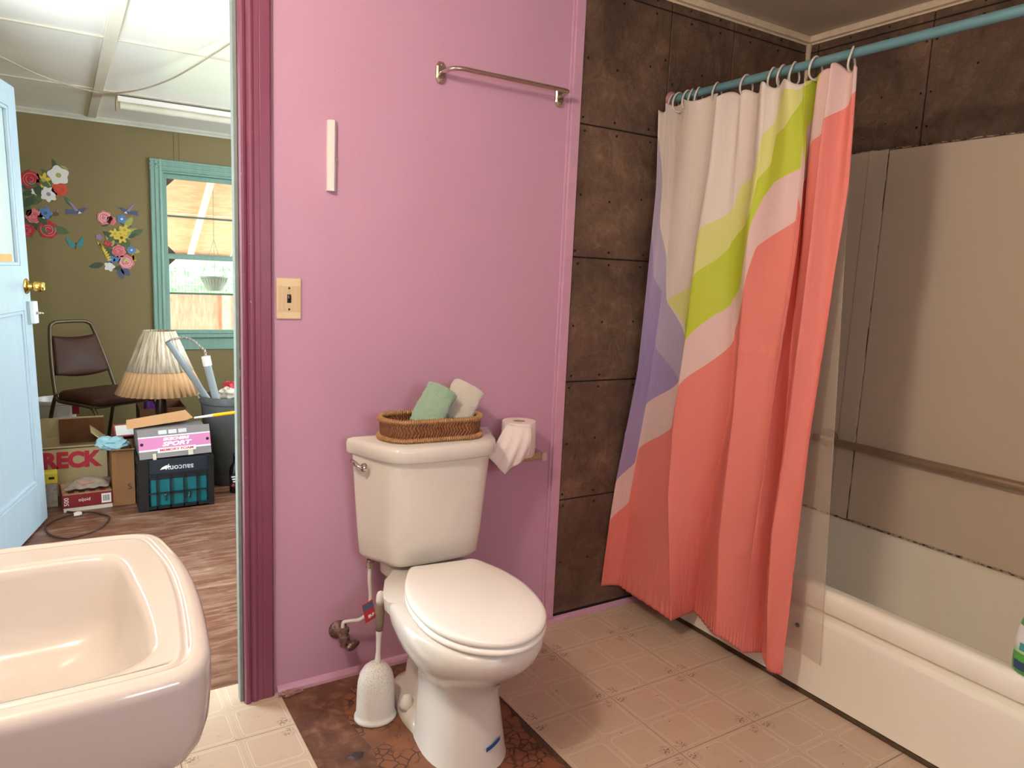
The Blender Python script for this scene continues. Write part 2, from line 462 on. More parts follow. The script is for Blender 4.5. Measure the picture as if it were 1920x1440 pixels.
# ---- slate look wallboards, each board a child
rows = [.032, .481, .925, 1.372, 1.825, 2.268, 2.310]
def board(x0, x1, z0, z1, side):
    g = .0022
    if side == 'b':
        B(x0 + g, x1 - g, -.008, -.0005, z0 + g, z1 - g).build('panel', 'slate', wall_back, bevel=.0015, seg=1)
    else:
        B(XR - .008, XR - .0005, x0 + g, x1 - g, z0 + g, z1 - g).build('panel', 'slate', wall_right, bevel=.0015, seg=1)
B(1.537, XR, -.003, 0.0004, .02, 2.312).build('backing_board', 'black', wall_back)
B(XR - .003, XR + .0004, -1.56, -.003, 1.80, 2.312).build('backing_board', 'black', wall_right)
for r in range(4):
    board(1.538, 1.998, rows[r], rows[r + 1], 'b')
for a, b in ((1.538, 1.930), (1.930, 2.257), (2.257, 2.700)):
    board(a, b, rows[4], rows[5], 'b'); board(a, b, rows[5], rows[6], 'b')
for a, b in ((-.055, -.010), (-.530, -.055), (-1.005, -.530), (-1.555, -1.005)):
    board(a, b, 1.825, rows[5], 'r'); board(a, b, rows[5], rows[6], 'r')
nb = MB(); nr = MB()
def nail_b(x, z): nb.lathe([(.0045, 0), (.0035, .0022), (.001, .003)], n=8) ; nb.v[-24:] = [(x + p[0], -.008 - p[2], z + p[1]) for p in nb.v[-24:]]
def nail_r(y, z): nr.lathe([(.0045, 0), (.0035, .0022), (.001, .003)], n=8) ; nr.v[-24:] = [(XR - .008 - p[2], y + p[0], z + p[1]) for p in nr.v[-24:]]
for z in rows[1:6]:
    for x in (1.555, 1.70, 1.86, 2.03, 2.18, 2.34, 2.52): 
        if z > 1.8 or x < 1.95:
            nail_b(x + random.uniform(-.01, .01), z + .022); nail_b(x + random.uniform(-.01, .01), z - .022)
for z in (2.05, 1.6, 1.15, .70, .27):
    for x in (1.56, 1.69, 1.84): nail_b(x, z + random.uniform(-.04, .04))
    if z > 1.9:
        for x in (1.91, 1.95, 2.10, 2.24, 2.28, 2.5): nail_b(x, z + random.uniform(-.05, .05))
for y in (-.20, -.36, -.70, -.86, -1.2):
    nail_r(y, 2.245); nail_r(y, 2.288)
    nail_r(y, 2.05 + random.uniform(-.06, .06))
for z in (1.90, 2.02, 2.235, 2.20): nail_r(-.512, z); nail_r(-.548, z)
o = nb.build('nail_heads', 'nail', wall_back, smooth=True); o['kind'] = 'stuff'
o = nr.build('nail_heads', 'nail', wall_right, smooth=True); o['kind'] = 'stuff'

# ---- pink corner batten, baseboard
mb = MB(); mb.box(1.500, 1.537, -.014, 0, .02, ZC); mb.box(1.490, 1.500, -.006, 0, .02, ZC)
struct(mb.build('trim_4', 'pink_trim', bevel=.002), 'pink batten where paint meets slate board')
struct(MB().prism([(0, 0), (-.017, 0), (-.016, .010), (-.011, .018), (0, .022)], .515, 1.99).xf(Matrix(((0, 0, 1, 0), (1, 0, 0, 0), (0, 1, 0, 0.0002), (0, 0, 0, 1)))).build('baseboard_back', 'pink_trim'), 'pink quarter round along the wall foot')

# ---- door casing (plum) and lining
cas = bpy.data.objects.new('door_frame', None); COL.objects.link(cas); cas['kind'] = 'structure'; cas['label'] = 'plum painted casing of the doorway'
cas.name = 'trim_5'
prof = [(.418, .0), (.418, -.021), (.421, -.027), (.427, -.028), (.433, -.026), (.4355, -.021), (.438, -.0195), (.443, -.0235), (.449, -.0245), (.454, -.023), (.457, -.0205), (.470, -.0205), (.4715, -.0195), (.473, -.0205), (.498, -.0205), (.503, -.017), (.503, 0)]
MB().prism(prof, .0035, 2.34).build('casing_board', 'plum', cas)
lin_m = simple('grey_green_jamb_paint', (120, 130, 124), .5, amount=.12, nscale=30)
B(.4075, .4178, -.004, .027, 0, 2.31).build('jamb_lining', lin_m, cas, bevel=.001)
MB().prism([(-.36, 0), (-.36, -.02), (-.44, -.02), (-.44, 0)], .0035, 2.34).build('casing_board', 'plum', cas)
B(-.358, -.345, -.004, .027, 0, 2.31).build('jamb_lining', lin_m, cas)
B(-.345, .4075, -.004, .027, 2.295, 2.31).build('jamb_lining', lin_m, cas)
sp = B(.4165, .4182, -.016, -.004, .985, 1.055).build('strike_plate', 'old_chrome', cas)
B(.4160, .4184, -.0125, -.0075, 1.005, 1.035).build('latch_hole', 'black', sp)

# ---- lamp over the sink (out of frame, gives the room its light)
lm = thing('wall_lamp', (XL + .001, LAMP.y, LAMP.z), 'round glass wall lamp above the sink', 'lamp')
MB().lathe([(.06, 0), (.06, .012), (.045, .022), (.02, .028), (.02, .06), (.04, .075)], n=24).xf(Matrix.Rotation(PI / 2, 4, 'Y')).build('backplate', 'chrome', lm, smooth=True, auto=.6)
g = G('warm_lamp_glass')
g.b.inputs['Emission Color'].default_value = LAMP_COL + (1,)
g.b.inputs['Emission Strength'].default_value = LAMP_W
M['lamp_glass'] = g.out(g.mix(g.noise(g.pos(), 5), lin((240, 235, 225)), lin((250, 245, 235))), .4)
R = .085
MB().lathe([(R * math.sin(a * PI / 16), -R * math.cos(a * PI / 16)) for a in range(1, 16)], (.155, 0, 0), 28).build('globe', 'lamp_glass', lm, smooth=True)

# ================================================================== BATHTUB
tub = thing('bathtub', (0, 0, 0), 'cream enamelled bathtub with straight apron along the right wall', 'bathtub')
cx, cy, hx, hy = (1.985 + 2.708) / 2, -.780, (2.708 - 1.985) / 2, .775
ix, iy = (2.042 + 2.665) / 2, -.775
ihx, ihy = (2.665 - 2.042) / 2, .69
rings = [rrect(cx + .01, cy, hx - .012, hy, .012, .300), rrect(cx, cy, hx - .002, hy, .012, .301), rrect(cx, cy, hx, hy, .012, .304), rrect(cx, cy, hx, hy, .014, .348), rrect(cx, cy, hx - .003, hy - .003, .014, .359), rrect(cx, cy, hx - .010, hy - .008, .014, .3675), rrect(cx, cy, hx - .018, hy - .016, .016, .370), rrect(cx, cy, hx - .022, hy - .02, .016, .3702),
         rrect(ix, iy, ihx + .016, ihy + .016, .10, .3702), rrect(ix, iy, ihx + .010, ihy + .010, .10, .3695), rrect(ix, iy, ihx, ihy, .10, .362), rrect(ix, iy, ihx - .008, ihy - .012, .10, .34),
         rrect(ix, iy, ihx - .035, ihy - .06, .12, .18), rrect(ix, iy, ihx - .06, ihy - .10, .13, .10), rrect(ix, iy, ihx - .11, ihy - .16, .12, .07), rrect(ix, iy, ihx - .2, ihy - .4, .08, .065)]
MB().loft(rings, False, True).build('basin', 'tub', tub, smooth=True)
ap = [(1.999, .302), (2.000, .298), (1.999, .274), (1.988, .268), (1.984, .255), (1.990, .20), (1.990, .05), (1.986, .02), (1.998, .012), (2.02, .012), (2.02, .302)]
MB().prism(ap, -1.552, -.006).xf(Matrix(((1, 0, 0, 0), (0, 0, 1, 0), (0, 1, 0, 0), (0, 0, 0, 1)))).build('apron', 'tub', tub, smooth=True, auto=.9)
B(1.992, 2.02, -1.552, -.006, .0005, .013).build('floor_gap', simple('mottled_gap_brown', (88, 70, 50), .8, amount=.4, nscale=60), tub)  # mottled brown strip filling the gap between apron and floor

# tub wallboard
sur = struct(bpy.data.objects.new('wall_surround', None)); COL.objects.link(sur); sur['label'] = 'cream tub wallboards below the slate board'
xs = XR - .0005
B(xs - .010, xs, -1.555, -.418, .372, 1.832).build('panel', 'surround', sur, bevel=.004)
B(xs - .013, xs, -.4165, -.340, .372, 1.834).build('corner_strip', 'surround', sur, bevel=.002)
B(xs - .009, xs, -.339, -.0105, .372, 1.834).build('panel', 'surround', sur, bevel=.002)
B(1.988, xs - .009, -.0125, -.0005, .372, 1.834).build('panel', 'surround', sur, bevel=.003)
B(xs - .045, xs - .009, -.10, -.0125, 1.49, 1.505).build('soap_ledge', 'surround', sur, bevel=.005)
g = G('mouldy_caulk')
p_ = g.pos()
M['mould'] = g.out(g.mix(g.step(g.noise(p_, 46, 6, .75), .44, .54), lin((46, 34, 22)), lin((188, 170, 142))), .6)
def rough_bead(pts, r, name):
    random.seed(5)
    P = []; RR = []
    a, b = Vector(pts[0]), Vector(pts[1]); n = 140
    for k in range(n + 1):
        q = a.lerp(b, k / n); P.append((q.x, q.y, q.z + random.uniform(-.0015, .0015))); RR.append(r * random.uniform(.5, 1.35))
    MB().tube(P, RR, 6).build(name, 'mould', sur, smooth=True)
rough_bead([(xs - .013, -1.55, .371), (xs - .013, -.012, .371)], .0042, 'caulk_bead')
rough_bead([(1.99, -.014, .371), (xs - .01, -.014, .371)], .004, 'caulk_bead')
g = G('grimy_crack'); M['crack'] = g.out(g.mix(g.step(g.noise(g.scale(g.pos(), (1, 1, .35)), 38, 4), .46, .56), lin((60, 44, 30)), lin((190, 175, 152))), .7)
MB().tube([(xs - .0105, -.4175, .375), (xs - .0105, -.4175, 1.1), (xs - .0105, -.4175, 1.83)], .0015, 5).build('dirty_joint', 'crack', sur)
# rough scribed edge on top of the wallboard
random.seed(12)
MB().tube([(xs - .010, -.012 - k * .0155, 1.835 + random.uniform(-.002, .002)) for k in range(100)], .0025, 5).build('top_caulk', 'mould', sur)

# grab bar
gb = thing('grab_bar', (0, 0, 0), 'long brown steel grab bar on the tub wall', 'grab bar')
zb = .687
pts = smooth_open([(xs - .011, -.30, zb), (xs - .035, -.301, zb), (xs - .052, -.312, zb), (xs - .058, -.34, zb), (xs - .058, -1.28, zb), (xs - .052, -1.308, zb), (xs - .035, -1.32, zb), (xs - .011, -1.32, zb)], 6)
MB().tube(pts, .0155, 14).build('bar', 'steel', gb, smooth=True)
for y in (-.30, -1.32):
    MB().lathe([(.040, 0), (.040, .006), (.034, .010), (.018, .012)], n=24).xf(Matrix.Translation((xs - .0100, y, zb)) @ Matrix.Rotation(-PI / 2, 4, 'Y')).build('flange', 'steel', gb, smooth=True, auto=.6)

# ================================================================== ROD, RINGS, CURTAIN, LINER
XRod, ZRod = 1.952, 1.966
rod = thing('curtain_rod', (XRod, -.012, ZRod), 'teal painted shower curtain rod over the tub edge', 'curtain rod')
MB().tube([(0, -.003, 0), (0, -1.545, 0)], .0135, 16).build('pole', 'rod', rod, smooth=True, auto=.7)
for y in (.0, -1.535):
    MB().lathe([(.028, 0), (.028, .006), (.02, .012), (.0165, .016)], n=20).xf(Matrix.Translation((0, y + (0.0034 if y == 0 else -.0125), 0)) @ Matrix.Rotation(PI / 2 if y == 0 else -PI / 2, 4, 'X')).build('end_flange', simple('pink_end_cap', (170, 120, 120), .5) if y == 0 else 'rod', rod, smooth=True, auto=.6)
COLS = [[[1.9218, 1.865, -0.0396], [1.6417, 1.8554, -0.0627], [1.3691, 1.8419, -0.0604], [0.9636, 1.8188, -0.0636], [0.5322, 1.7925, -0.0206], [0.1061, 1.765, -0.0081]], [[1.9603, 1.955, -0.038], [1.6937, 1.9459, -0.0539], [1.3478, 1.9285, -0.0781], [0.9611, 1.9058, -0.0652], [0.6033, 1.8835, -0.0363], [0.0939, 1.85, -0.025]], [[1.9415, 1.915, -0.2693], [1.7019, 1.907, -0.2651], [1.4298, 1.894, -0.2456], [1.1391, 1.8781, -0.2494], [0.8017, 1.8582, -0.2397], [0.5326, 1.8411, -0.259], [0.0991, 1.81, -0.3538]], [[1.9352, 1.955, -0.3493], [1.5665, 1.9543, -0.3624], [1.3526, 1.9538, -0.3452], [1.0898, 1.953, -0.4038], [0.8875, 1.9524, -0.4036], [0.3596, 1.9508, -0.3366], [0.0952, 1.95, -0.3266]], [[1.9338, 1.915, -0.4786], [1.6945, 1.9108, -0.4851], [1.5039, 1.9062, -0.4708], [1.2748, 1.8999, -0.4785], [0.8694, 1.8875, -0.4954], [0.4504, 1.8739, -0.4902], [0.1086, 1.862, -0.5179]], [[1.9221, 1.92, -0.5989], [1.7073, 1.9165, -0.6307], [1.4256, 1.9095, -0.6411], [1.2092, 1.9034, -0.6345], [1.0537, 1.8988, -0.6285], [0.8201, 1.8916, -0.629], [0.4519, 1.8798, -0.6202], [0.1012, 1.868, -0.6333]], [[1.9385, 1.97, -0.6214], [1.7156, 1.9675, -0.6147], [1.4291, 1.9628, -0.6199], [1.1632, 1.9578, -0.6198], [0.9248, 1.953, -0.6274], [0.5731, 1.9456, -0.6395], [0.3224, 1.9402, -0.637], [0.0948, 1.935, -0.6546]], [[1.942, 1.92, -0.7053], [1.6988, 1.9142, -0.7005], [1.4401, 1.9055, -0.7092], [1.2144, 1.8969, -0.7113], [0.8391, 1.8814, -0.7126], [0.5216, 1.8678, -0.6972], [0.2874, 1.8571, -0.7127], [0.1008, 1.848, -0.7396]], [[1.9237, 1.945, -0.7725], [1.5924, 1.9341, -0.784], [1.3573, 1.9235, -0.7738], [1.0557, 1.9084, -0.7713], [0.85, 1.8975, -0.7692], [0.5857, 1.8828, -0.7779], [0.3166, 1.8673, -0.785], [0.1059, 1.855, -0.7879]]]
def interp(x, xs_, ys_):
    if x <= xs_[0]: return ys_[0]
    for i in range(len(xs_) - 1):
        if x <= xs_[i + 1]:
            t = (x - xs_[i]) / max(1e-9, xs_[i + 1] - xs_[i]); return ys_[i] + (ys_[i + 1] - ys_[i]) * t
    return ys_[-1]
def smooth_interp(x, xs_, ys_):
    # monotone-ish smoothing: average of neighbours
    h = .035
    return (interp(x - h, xs_, ys_) + 2 * interp(x, xs_, ys_) + interp(x + h, xs_, ys_)) / 4
COLR = [list(zip(*[tuple(r) for r in reversed(c)])) for c in COLS]
def col_point(k, v):
    c = COLS[k]; z = c[0][0] + v * (c[-1][0] - c[0][0])
    return Vector((smooth_interp(z, COLR[k][0], COLR[k][1]), smooth_interp(z, COLR[k][0], COLR[k][2]), z))
KC = len(COLS)
RING_Y = [-.022, -.052, -.096, -.118, -.148, -.234, -.361, -.468, -.504, -.547, -.622, -.74]
def curtain_pt(u, v):
    s = u * (KC - 1); i = min(int(s), KC - 2); t = s - i
    t = t * t * (3 - 2 * t) * .6 + t * .4
    a = col_point(i, v); b = col_point(i + 1, v)
    p = a.lerp(b, t)
    top = max(0.0, 1 - v * 2.0)
    # small pleats gathered under the rings, fading downwards
    p.x += .017 * math.sin(u * 62.0 + 1.5 * v) * top ** 1.4 + .004 * math.sin(u * 40 + v * 5) * (1 - top)
    p.x += .012 * math.sin(u * 33 + 2.0 * v) * math.sin(v * PI)
    # sag between rings
    p.z += -.009 * (1 + math.sin(u * 75.0)) * max(0.0, 1 - v * 14)
    # packing creases pressed into the cloth
    for cv, amp in ((.235, .0018), (.47, .0025), (.655, .003), (.83, .0035)):
        d = (v - cv - .010 * math.sin(u * 17 + cv * 30)) / .006
        p.x -= amp * math.exp(-d * d) * (.5 + .5 * math.sin(u * 29 + cv * 50))
    # gathered stitching at the hem
    if v > .965: p.x += .0022 * math.sin(u * 480) * (v - .965) / .035
    p.y = min(p.y, -.016)
    return p
cur = thing('shower_curtain', (0, 0, 0), 'fabric shower curtain with coral, lime, lavender and white diagonal bands', 'shower curtain')
NU, NV = 420, 200
mb = MB().grid(lambda u, v: tuple(curtain_pt(u, v)), NU, NV)
g = G('printed_curtain_cloth')
uvn = g.n.new('ShaderNodeUVMap'); s = g.sep(uvn.outputs[0]); U_, V_ = s[0], s[1]
def curve(pts):
    k = g.n.new('ShaderNodeFloatCurve'); g.link(U_, k.inputs[1])
    c = k.mapping.curves[0]
    pts = sorted(pts)
    P = [(0.0, pts[0][1])] if pts[0][0] > 0 else []
    P += pts
    if pts[-1][0] < 1: P.append((1.0, pts[-1][1]))
    while len(c.points) < len(P): c.points.new(.5, .5)
    for q, (a, b) in zip(c.points, P):
        q.location = (a, b); q.handle_type = 'VECTOR'
    k.mapping.use_clip = True; k.mapping.update()
    return k.outputs[0]
B1 = [(0.0, 0.855), (0.1042, 0.815), (0.128, 0.70), (0.2375, 0.63), (0.249, 0.55), (0.3083, 0.505), (0.4, 0.425), (0.49, 0.375), (0.5292, 0.28), (0.6292, 0.22), (0.7292, 0.16), (0.7875, 0.11), (0.9, 0.08), (1.0, 0.037)]
B2 = [(0.0, 0.768), (0.115, 0.728), (0.127, 0.605), (0.2417, 0.54), (0.252, 0.46), (0.325, 0.405), (0.4583, 0.345), (0.4875, 0.275), (0.5292, 0.195), (0.5542, 0.17), (0.65, 0.13), (0.7708, 0.025), (0.8, 0.0)]
B3 = [(0.2292, 0.43), (0.2542, 0.34), (0.3667, 0.28), (0.4125, 0.25), (0.4875, 0.225), (0.5, 0.165), (0.535, 0.14), (0.5417, 0.09), (0.575, 0.08), (0.6208, 0.025), (0.72, 0.0)]
B4 = [(0.1542, 0.39), (0.2375, 0.35), (0.262, 0.25), (0.3708, 0.205), (0.4, 0.165), (0.475, 0.15), (0.5, 0.09), (0.5375, 0.065), (0.55, 0.02), (0.6083, 0.01), (0.64, 0.0)]
B5 = [(0.0, 0.055), (0.0583, 0.23), (0.125, 0.315), (0.1542, 0.39), (.25, .46)]
B6 = [(0.0, 0.25), (0.0417, 0.335), (0.1167, 0.375), (0.13, 0.485), (0.2375, 0.535)]
B7 = [(0.0, 0.0), (0.14, 0.0), (0.1542, 0.39), (0.2292, 0.43), (0.2458, 0.46), (.26, 1.0)]
gt = lambda b: g.math('GREATER_THAN', V_, curve(b))
lav = gt(B7)
white, pale_y, lime, pale_l, lavc, pinkw, coral = [lin(c) for c in ((236, 224, 212), (226, 226, 140), (200, 212, 66), (190, 178, 198), (170, 152, 192), (236, 206, 198), (238, 140, 128))]
b5, b4, b6, b3 = gt(B5), gt(B4), gt(B6), gt(B3)
colr = g.mix(g.mix(lav, b4, b5), white, g.mix(lav, pale_y, pale_l))
colr = g.mix(g.mix(lav, b3, b6), colr, g.mix(lav, lime, lavc))
colr = g.mix(gt(B2), colr, pinkw)
colr = g.mix(gt(B1), colr, coral)
g.bump(g.math('ADD', g.math('MULTIPLY', g.noise(g.scale(g.pos(), (1, 1, .3)), 900, 2), .1), g.noise(g.scale(g.pos(), (1, 1, .16)), 26, 3, .6)), .35, .012)
tr = g.n.new('ShaderNodeBsdfTranslucent'); g.link(colr, tr.inputs[0])
ms = g.n.new('ShaderNodeMixShader'); ms.inputs[0].default_value = .22
g.out(colr, .55, 0.0, .3)
g.link(g.b.outputs[0], ms.inputs[1]); g.link(tr.outputs[0], ms.inputs[2]); g.link(ms.outputs[0], g.n['Material Output'].inputs[0])
M['curtain'] = g.m
co = mb.build('cloth', 'curtain', cur, smooth=True)
uvl = co.data.uv_layers.new(name='UVMap')
for lp_ in co.data.loops:
    i, j = divmod(lp_.vertex_index, NV + 1)
    uvl.data[lp_.index].uv = (i / NU, j / NV)
so = co.modifiers.new('thick', 'SOLIDIFY'); so.thickness = .0012; so.offset = 0
# top hem band
hem = MB().grid(lambda u, v: tuple(curtain_pt(u, .0005 + v * .026) + Vector((-.0018, 0, 0))), 300, 3)
# rings, one by one
ring_me = MB().tube([(.0250 * math.sin(a), .004 * math.sin(a * 2), .0335 * math.cos(a) - .016) for a in [k * 2 * PI / 26 for k in range(26)]], .0034, 8, closed=True).mesh('curtain_ring', M['ring'], True)
where = ['at the slate wall end', 'second from the slate wall', 'third from the slate wall', 'fourth from the slate wall', 'fifth from the slate wall', 'sixth from the slate wall', 'seventh from the slate wall', 'left of the close middle pair', 'right of the close middle pair', 'third from the free end, behind the cloth', 'at the lime stripe', 'nearest, at the free corner of the curtain']
for y, w in zip(RING_Y, where):
    o = bpy.data.objects.new('curtain_ring', ring_me); COL.objects.link(o)
    o.location = (XRod, y, ZRod); o.rotation_euler = (0, 0, random.uniform(-.35, .35))
    tag(o, 'clear plastic curtain ring ' + w, 'ring', 'clear rings on the curtain rod')

# clear liner behind the curtain
def liner_pt(u, v):
    z = 1.925 - v * (1.925 - .135)
    xo = 1.9775
    y1 = -.735 - .10 * v
    y = -.10 + (y1 + .10) * u
    x = xo + .005 * math.sin(u * 38 + v * 1.5) * (1 - .55 * v)
    return (x, y, z + .006 * math.sin(u * 30) * v)
lnr = thing('curtain_liner', (0, 0, 0), 'clear plastic shower liner hanging outside the tub rim', 'curtain liner')
g = G('clear_vinyl_film')
col = g.mix(g.noise(g.pos(), 3), lin((206, 190, 166)), lin((220, 206, 182)))
g.out(col, .25, 0, .5)
tb = g.n.new('ShaderNodeBsdfTransparent'); ms = g.n.new('ShaderNodeMixShader'); ms.inputs[0].default_value = .36
g.link(tb.outputs[0], ms.inputs[1]); g.link(g.b.outputs[0], ms.inputs[2]); g.link(ms.outputs[0], g.n['Material Output'].inputs[0])
M['film'] = g.m
MB().grid(liner_pt, 90, 40).build('film', 'film', lnr, smooth=True)
MB().tube([(liner_pt(1, k / 30)[0], liner_pt(1, k / 30)[1], liner_pt(1, k / 30)[2]) for k in range(31)], .0013, 6).build('side_hem', 'film', lnr, smooth=True)
pm = Vector(liner_pt(.945, .945))
MB().lathe([(.0075, 0), (.0075, .002), (.004, .003)], n=16).xf(Matrix.Translation((1.9735, -.746, .226)) @ Matrix.Rotation(-PI / 2, 4, 'Y')).build('magnet', simple('grey_magnet', (112, 100, 88), .5), lnr, smooth=True, auto=.6)

# ================================================================== TOILET
toi = thing('toilet', (.952, -.056, .0), 'white two-piece toilet with closed lid against the pink wall', 'toilet', rz=math.radians(-6.5))
def plan(hw, dep, bulge, z, back=.0, n=5):
    """tank outline: flat back, angled cheeks, bowed front"""
    P = [(-hw, -back - .004), (-hw * .985, -back - .035), (-hw * .86, -dep * .58), (-hw * .74, -dep * .90), (-hw * .60, -dep - bulge * .35), (-hw * .3, -dep - bulge * .9), (0, -dep - bulge), (hw * .3, -dep - bulge * .9), (hw * .60, -dep - bulge * .35), (hw * .74, -dep * .90), (hw * .86, -dep * .58), (hw * .985, -back - .035), (hw, -back - .004), (hw * .5, -back), (0, -back), (-hw * .5, -back)]
    return [(x, y, z) for x, y in smooth_closed(P, n)]
tk = MB().loft([plan(.160, .125, .008, .415), plan(.186, .138, .010, .421), plan(.196, .146, .012, .437), plan(.202, .152, .014, .50), plan(.210, .160, .016, .60), plan(.220, .172, .018, .755)])
TR = Matrix.Rotation(math.radians(5.5), 4, 'Z')
tank = tk.xf(TR).build('tank', 'porcelain', toi, smooth=True, auto=.9)
ld = MB().loft([plan(.228, .180, .020, .750, -.006), plan(.235, .187, .021, .756, -.008), plan(.236, .188, .021, .783, -.009), plan(.233, .185, .021, .794, -.007), plan(.222, .174, .019, .800, .004), plan(.10, .10, .01, .802, .02)])
ld.xf(TR).build('tank_lid', 'porcelain', toi, smooth=True, auto=1.2)
def egg(hw, yb, yf, z, e=2.2, n=40, nb_=3.4):
    """egg outline seen from above: squarer back, pointed front"""
    yc = yb + (yf - yb) * .42; out = []
    for k in range(n):
        a = 2 * PI * k / n; c, s_ = math.cos(a), math.sin(a)
        ex = e if s_ < 0 else nb_
        x = hw * math.copysign(abs(c) ** (2 / ex), c)
        y = yc + (abs(s_) ** (2 / ex)) * ((yb - yc) if s_ > 0 else (yf - yc))
        out.append((x, y, z))
    return out
bowl = MB()
bowl.loft([egg(.120, -.28, -.570, .0), egg(.117, -.28, -.566, .012), egg(.112, -.28, -.556, .06), egg(.103, -.27, -.538, .14), egg(.102, -.26, -.534, .19), egg(.116, -.25, -.55, .225), egg(.142, -.24, -.590, .26), egg(.168, -.22, -.640, .30), egg(.183, -.20, -.680, .34), egg(.188, -.19, -.694, .370), egg(.187, -.19, -.694, .388), egg(.182, -.19, -.688, .397), egg(.17, -.20, -.67, .401)])
# shelf under the tank
def shelf(z, w0, w1, y1):
    P = [(-w0, -.01), (-w0, -.11), (-w1, -.20), (-w1, y1), (w1, y1), (w1, -.20), (w0, -.11), (w0, -.01)]
    return [(x, y, z) for x, y in smooth_closed(P, 5)]
bowl.loft([shelf(.20, .06, .07, -.30), shelf(.30, .075, .10, -.34), shelf(.345, .10, .150, -.34), shelf(.365, .118, .165, -.34), shelf(.400, .120, .168, -.34), shelf(.405, .112, .16, -.33)])
# trapway and foot flange
bowl.loft([egg(.128, -.06, -.46, .0), egg(.128, -.06, -.46, .022), egg(.118, -.07, -.45, .038), egg(.085, -.09, -.42, .055), egg(.072, -.08, -.40, .12), egg(.075, -.06, -.40, .25)])
bowl.build('bowl', 'porcelain', toi, smooth=True, auto=1.0)
SEATP = [(.100, -.206), (.130, -.262), (.156, -.335), (.170, -.43), (.163, -.53), (.140, -.605), (.10, -.662), (.05, -.696)]
SEATP = SEATP + [(0, -.707)] + [(-x, y) for x, y in reversed(SEATP)] + [(-.06, -.2035), (0, -.203), (.06, -.2035)]
def sring(inset, z, grow=0.0):
    pts = smooth_closed(SEATP, 4); out_ = []
    for x, y in pts:
        d = Vector((x, y + .45)); L = d.length; d *= (L - inset + grow) / L; out_.append((d.x + .008, d.y - .45, z))
    return out_
seat = MB().loft([sring(.008, .4035), sring(.0, .408), sring(0, .416), sring(.005, .421)]).build('seat', 'seat', toi, smooth=True, auto=1.2)
MB().loft([sring(.010, .4235), sring(.001, .427), sring(0, .437), sring(.004, .4425), sring(.014, .4447), sring(.06, .4452), sring(.14, .4455)]).build('lid', 'seat', toi, smooth=True, auto=1.3)
for x in (-.075, .075):
    MB().lathe([(.016, 0), (.016, .012), (.012, .018)], (x, -.188, .404), 14).build('hinge_cap', 'seat', toi, smooth=True, auto=.6)
lev = MB().lathe([(.0135, 0), (.0135, .006), (.010, .012), (.004, .014)], n=18).xf(Matrix.Translation((-.2035, -.100, .722)) @ Matrix.Rotation(math.radians(-66), 4, 'Z') @ Matrix.Rotation(PI / 2, 4, 'X')).build('flush_lever', 'chrome', toi, smooth=True, auto=.6)
MB().tube([(-.213, -.106, .723), (-.222, -.100, .726), (-.230, -.084, .732), (-.236, -.068, .737)], [.005, .006, .0075, .0055], 10).build('lever_arm', 'chrome', lev, smooth=True)
for s in (-1, 1):
    MB().lathe([(.021, 0), (.020, .014), (.017, .032), (.010, .041), (.002, .043)], (s * .112, -.262, .034), 16).build('bolt_cap', 'porcelain', toi, smooth=True)
def tape_pt(u, v):
    a = -PI / 2 + .10 + .42 * u
    q = .112 * 1.0
    x = .109 * math.copysign(abs(math.cos(a)) ** (2 / 2.2), math.cos(a)); yc = -.28 + (-.566 + .28) * .42
    y = yc + (abs(math.sin(a)) ** (2 / 2.2)) * (-.556 - yc)
    return (x * 1.07, y - .004, .054 + .012 * v + .014 * u)
MB().grid(tape_pt, 8, 1).build('blue_tape', 'blue_tape', toi)
# supply line and shut-off valve
sv = thing('shutoff_valve', (.705, -.001, .165), 'corroded wall shut-off valve with white supply hose behind the brush', 'valve')
MB().lathe([(.030, 0), (.030, .004), (.018, .008), (.012, .03), (.013, .05), (.010, .055)], n=18).xf(Matrix.Rotation(PI / 2, 4, 'X')).build('stub', 'rust', sv, smooth=True)
MB().lathe([(.012, -.030), (.014, -.028), (.014, -.016), (.017, -.014), (.017, .004), (.013, .006), (.012, .016), (.015, .018), (.015, .030), (.009, .033)], (.004, -.052, -.004), 14).build('body', 'rust', sv, smooth=True, auto=.5)
MB().loft([[(q * .008 * math.cos(a), q * .008 * math.sin(a), z) for a in [k * PI / 8 for k in range(16)]] for q, z in ((1, 0), (1, .016))] + [[(.026 * s2 * math.cos(a) * (1 + .12 * math.cos(4 * a)), .017 * s2 * math.sin(a), z) for a in [k * PI / 8 for k in range(16)]] for s2, z in ((.8, .016), (1, .020), (1, .027), (.75, .031))]).xf(Matrix.Translation((.010, -.062, -.014)) @ Matrix.Rotation(.5, 4, 'Z') @ Matrix.Rotation(PI * .60, 4, 'X')).build('knob', 'rust', sv, smooth=True)
MB().tube(smooth_open([(.0, -.05, .02), (.0, -.052, .045), (.02, -.06, .050), (.05, -.068, .053), (.075, -.07, .075), (.082, -.065, .12), (.080, -.06, .17), (.080, -.06, .236)], 6), .0058, 10).build('supply_hose', 'white_plastic', sv, smooth=True)
MB().lathe([(.013, 0), (.013, .018), (.010, .02), (.010, .026)], (.080, -.06, .214), 12).build('coupling', 'old_chrome', sv, smooth=True, auto=.6)

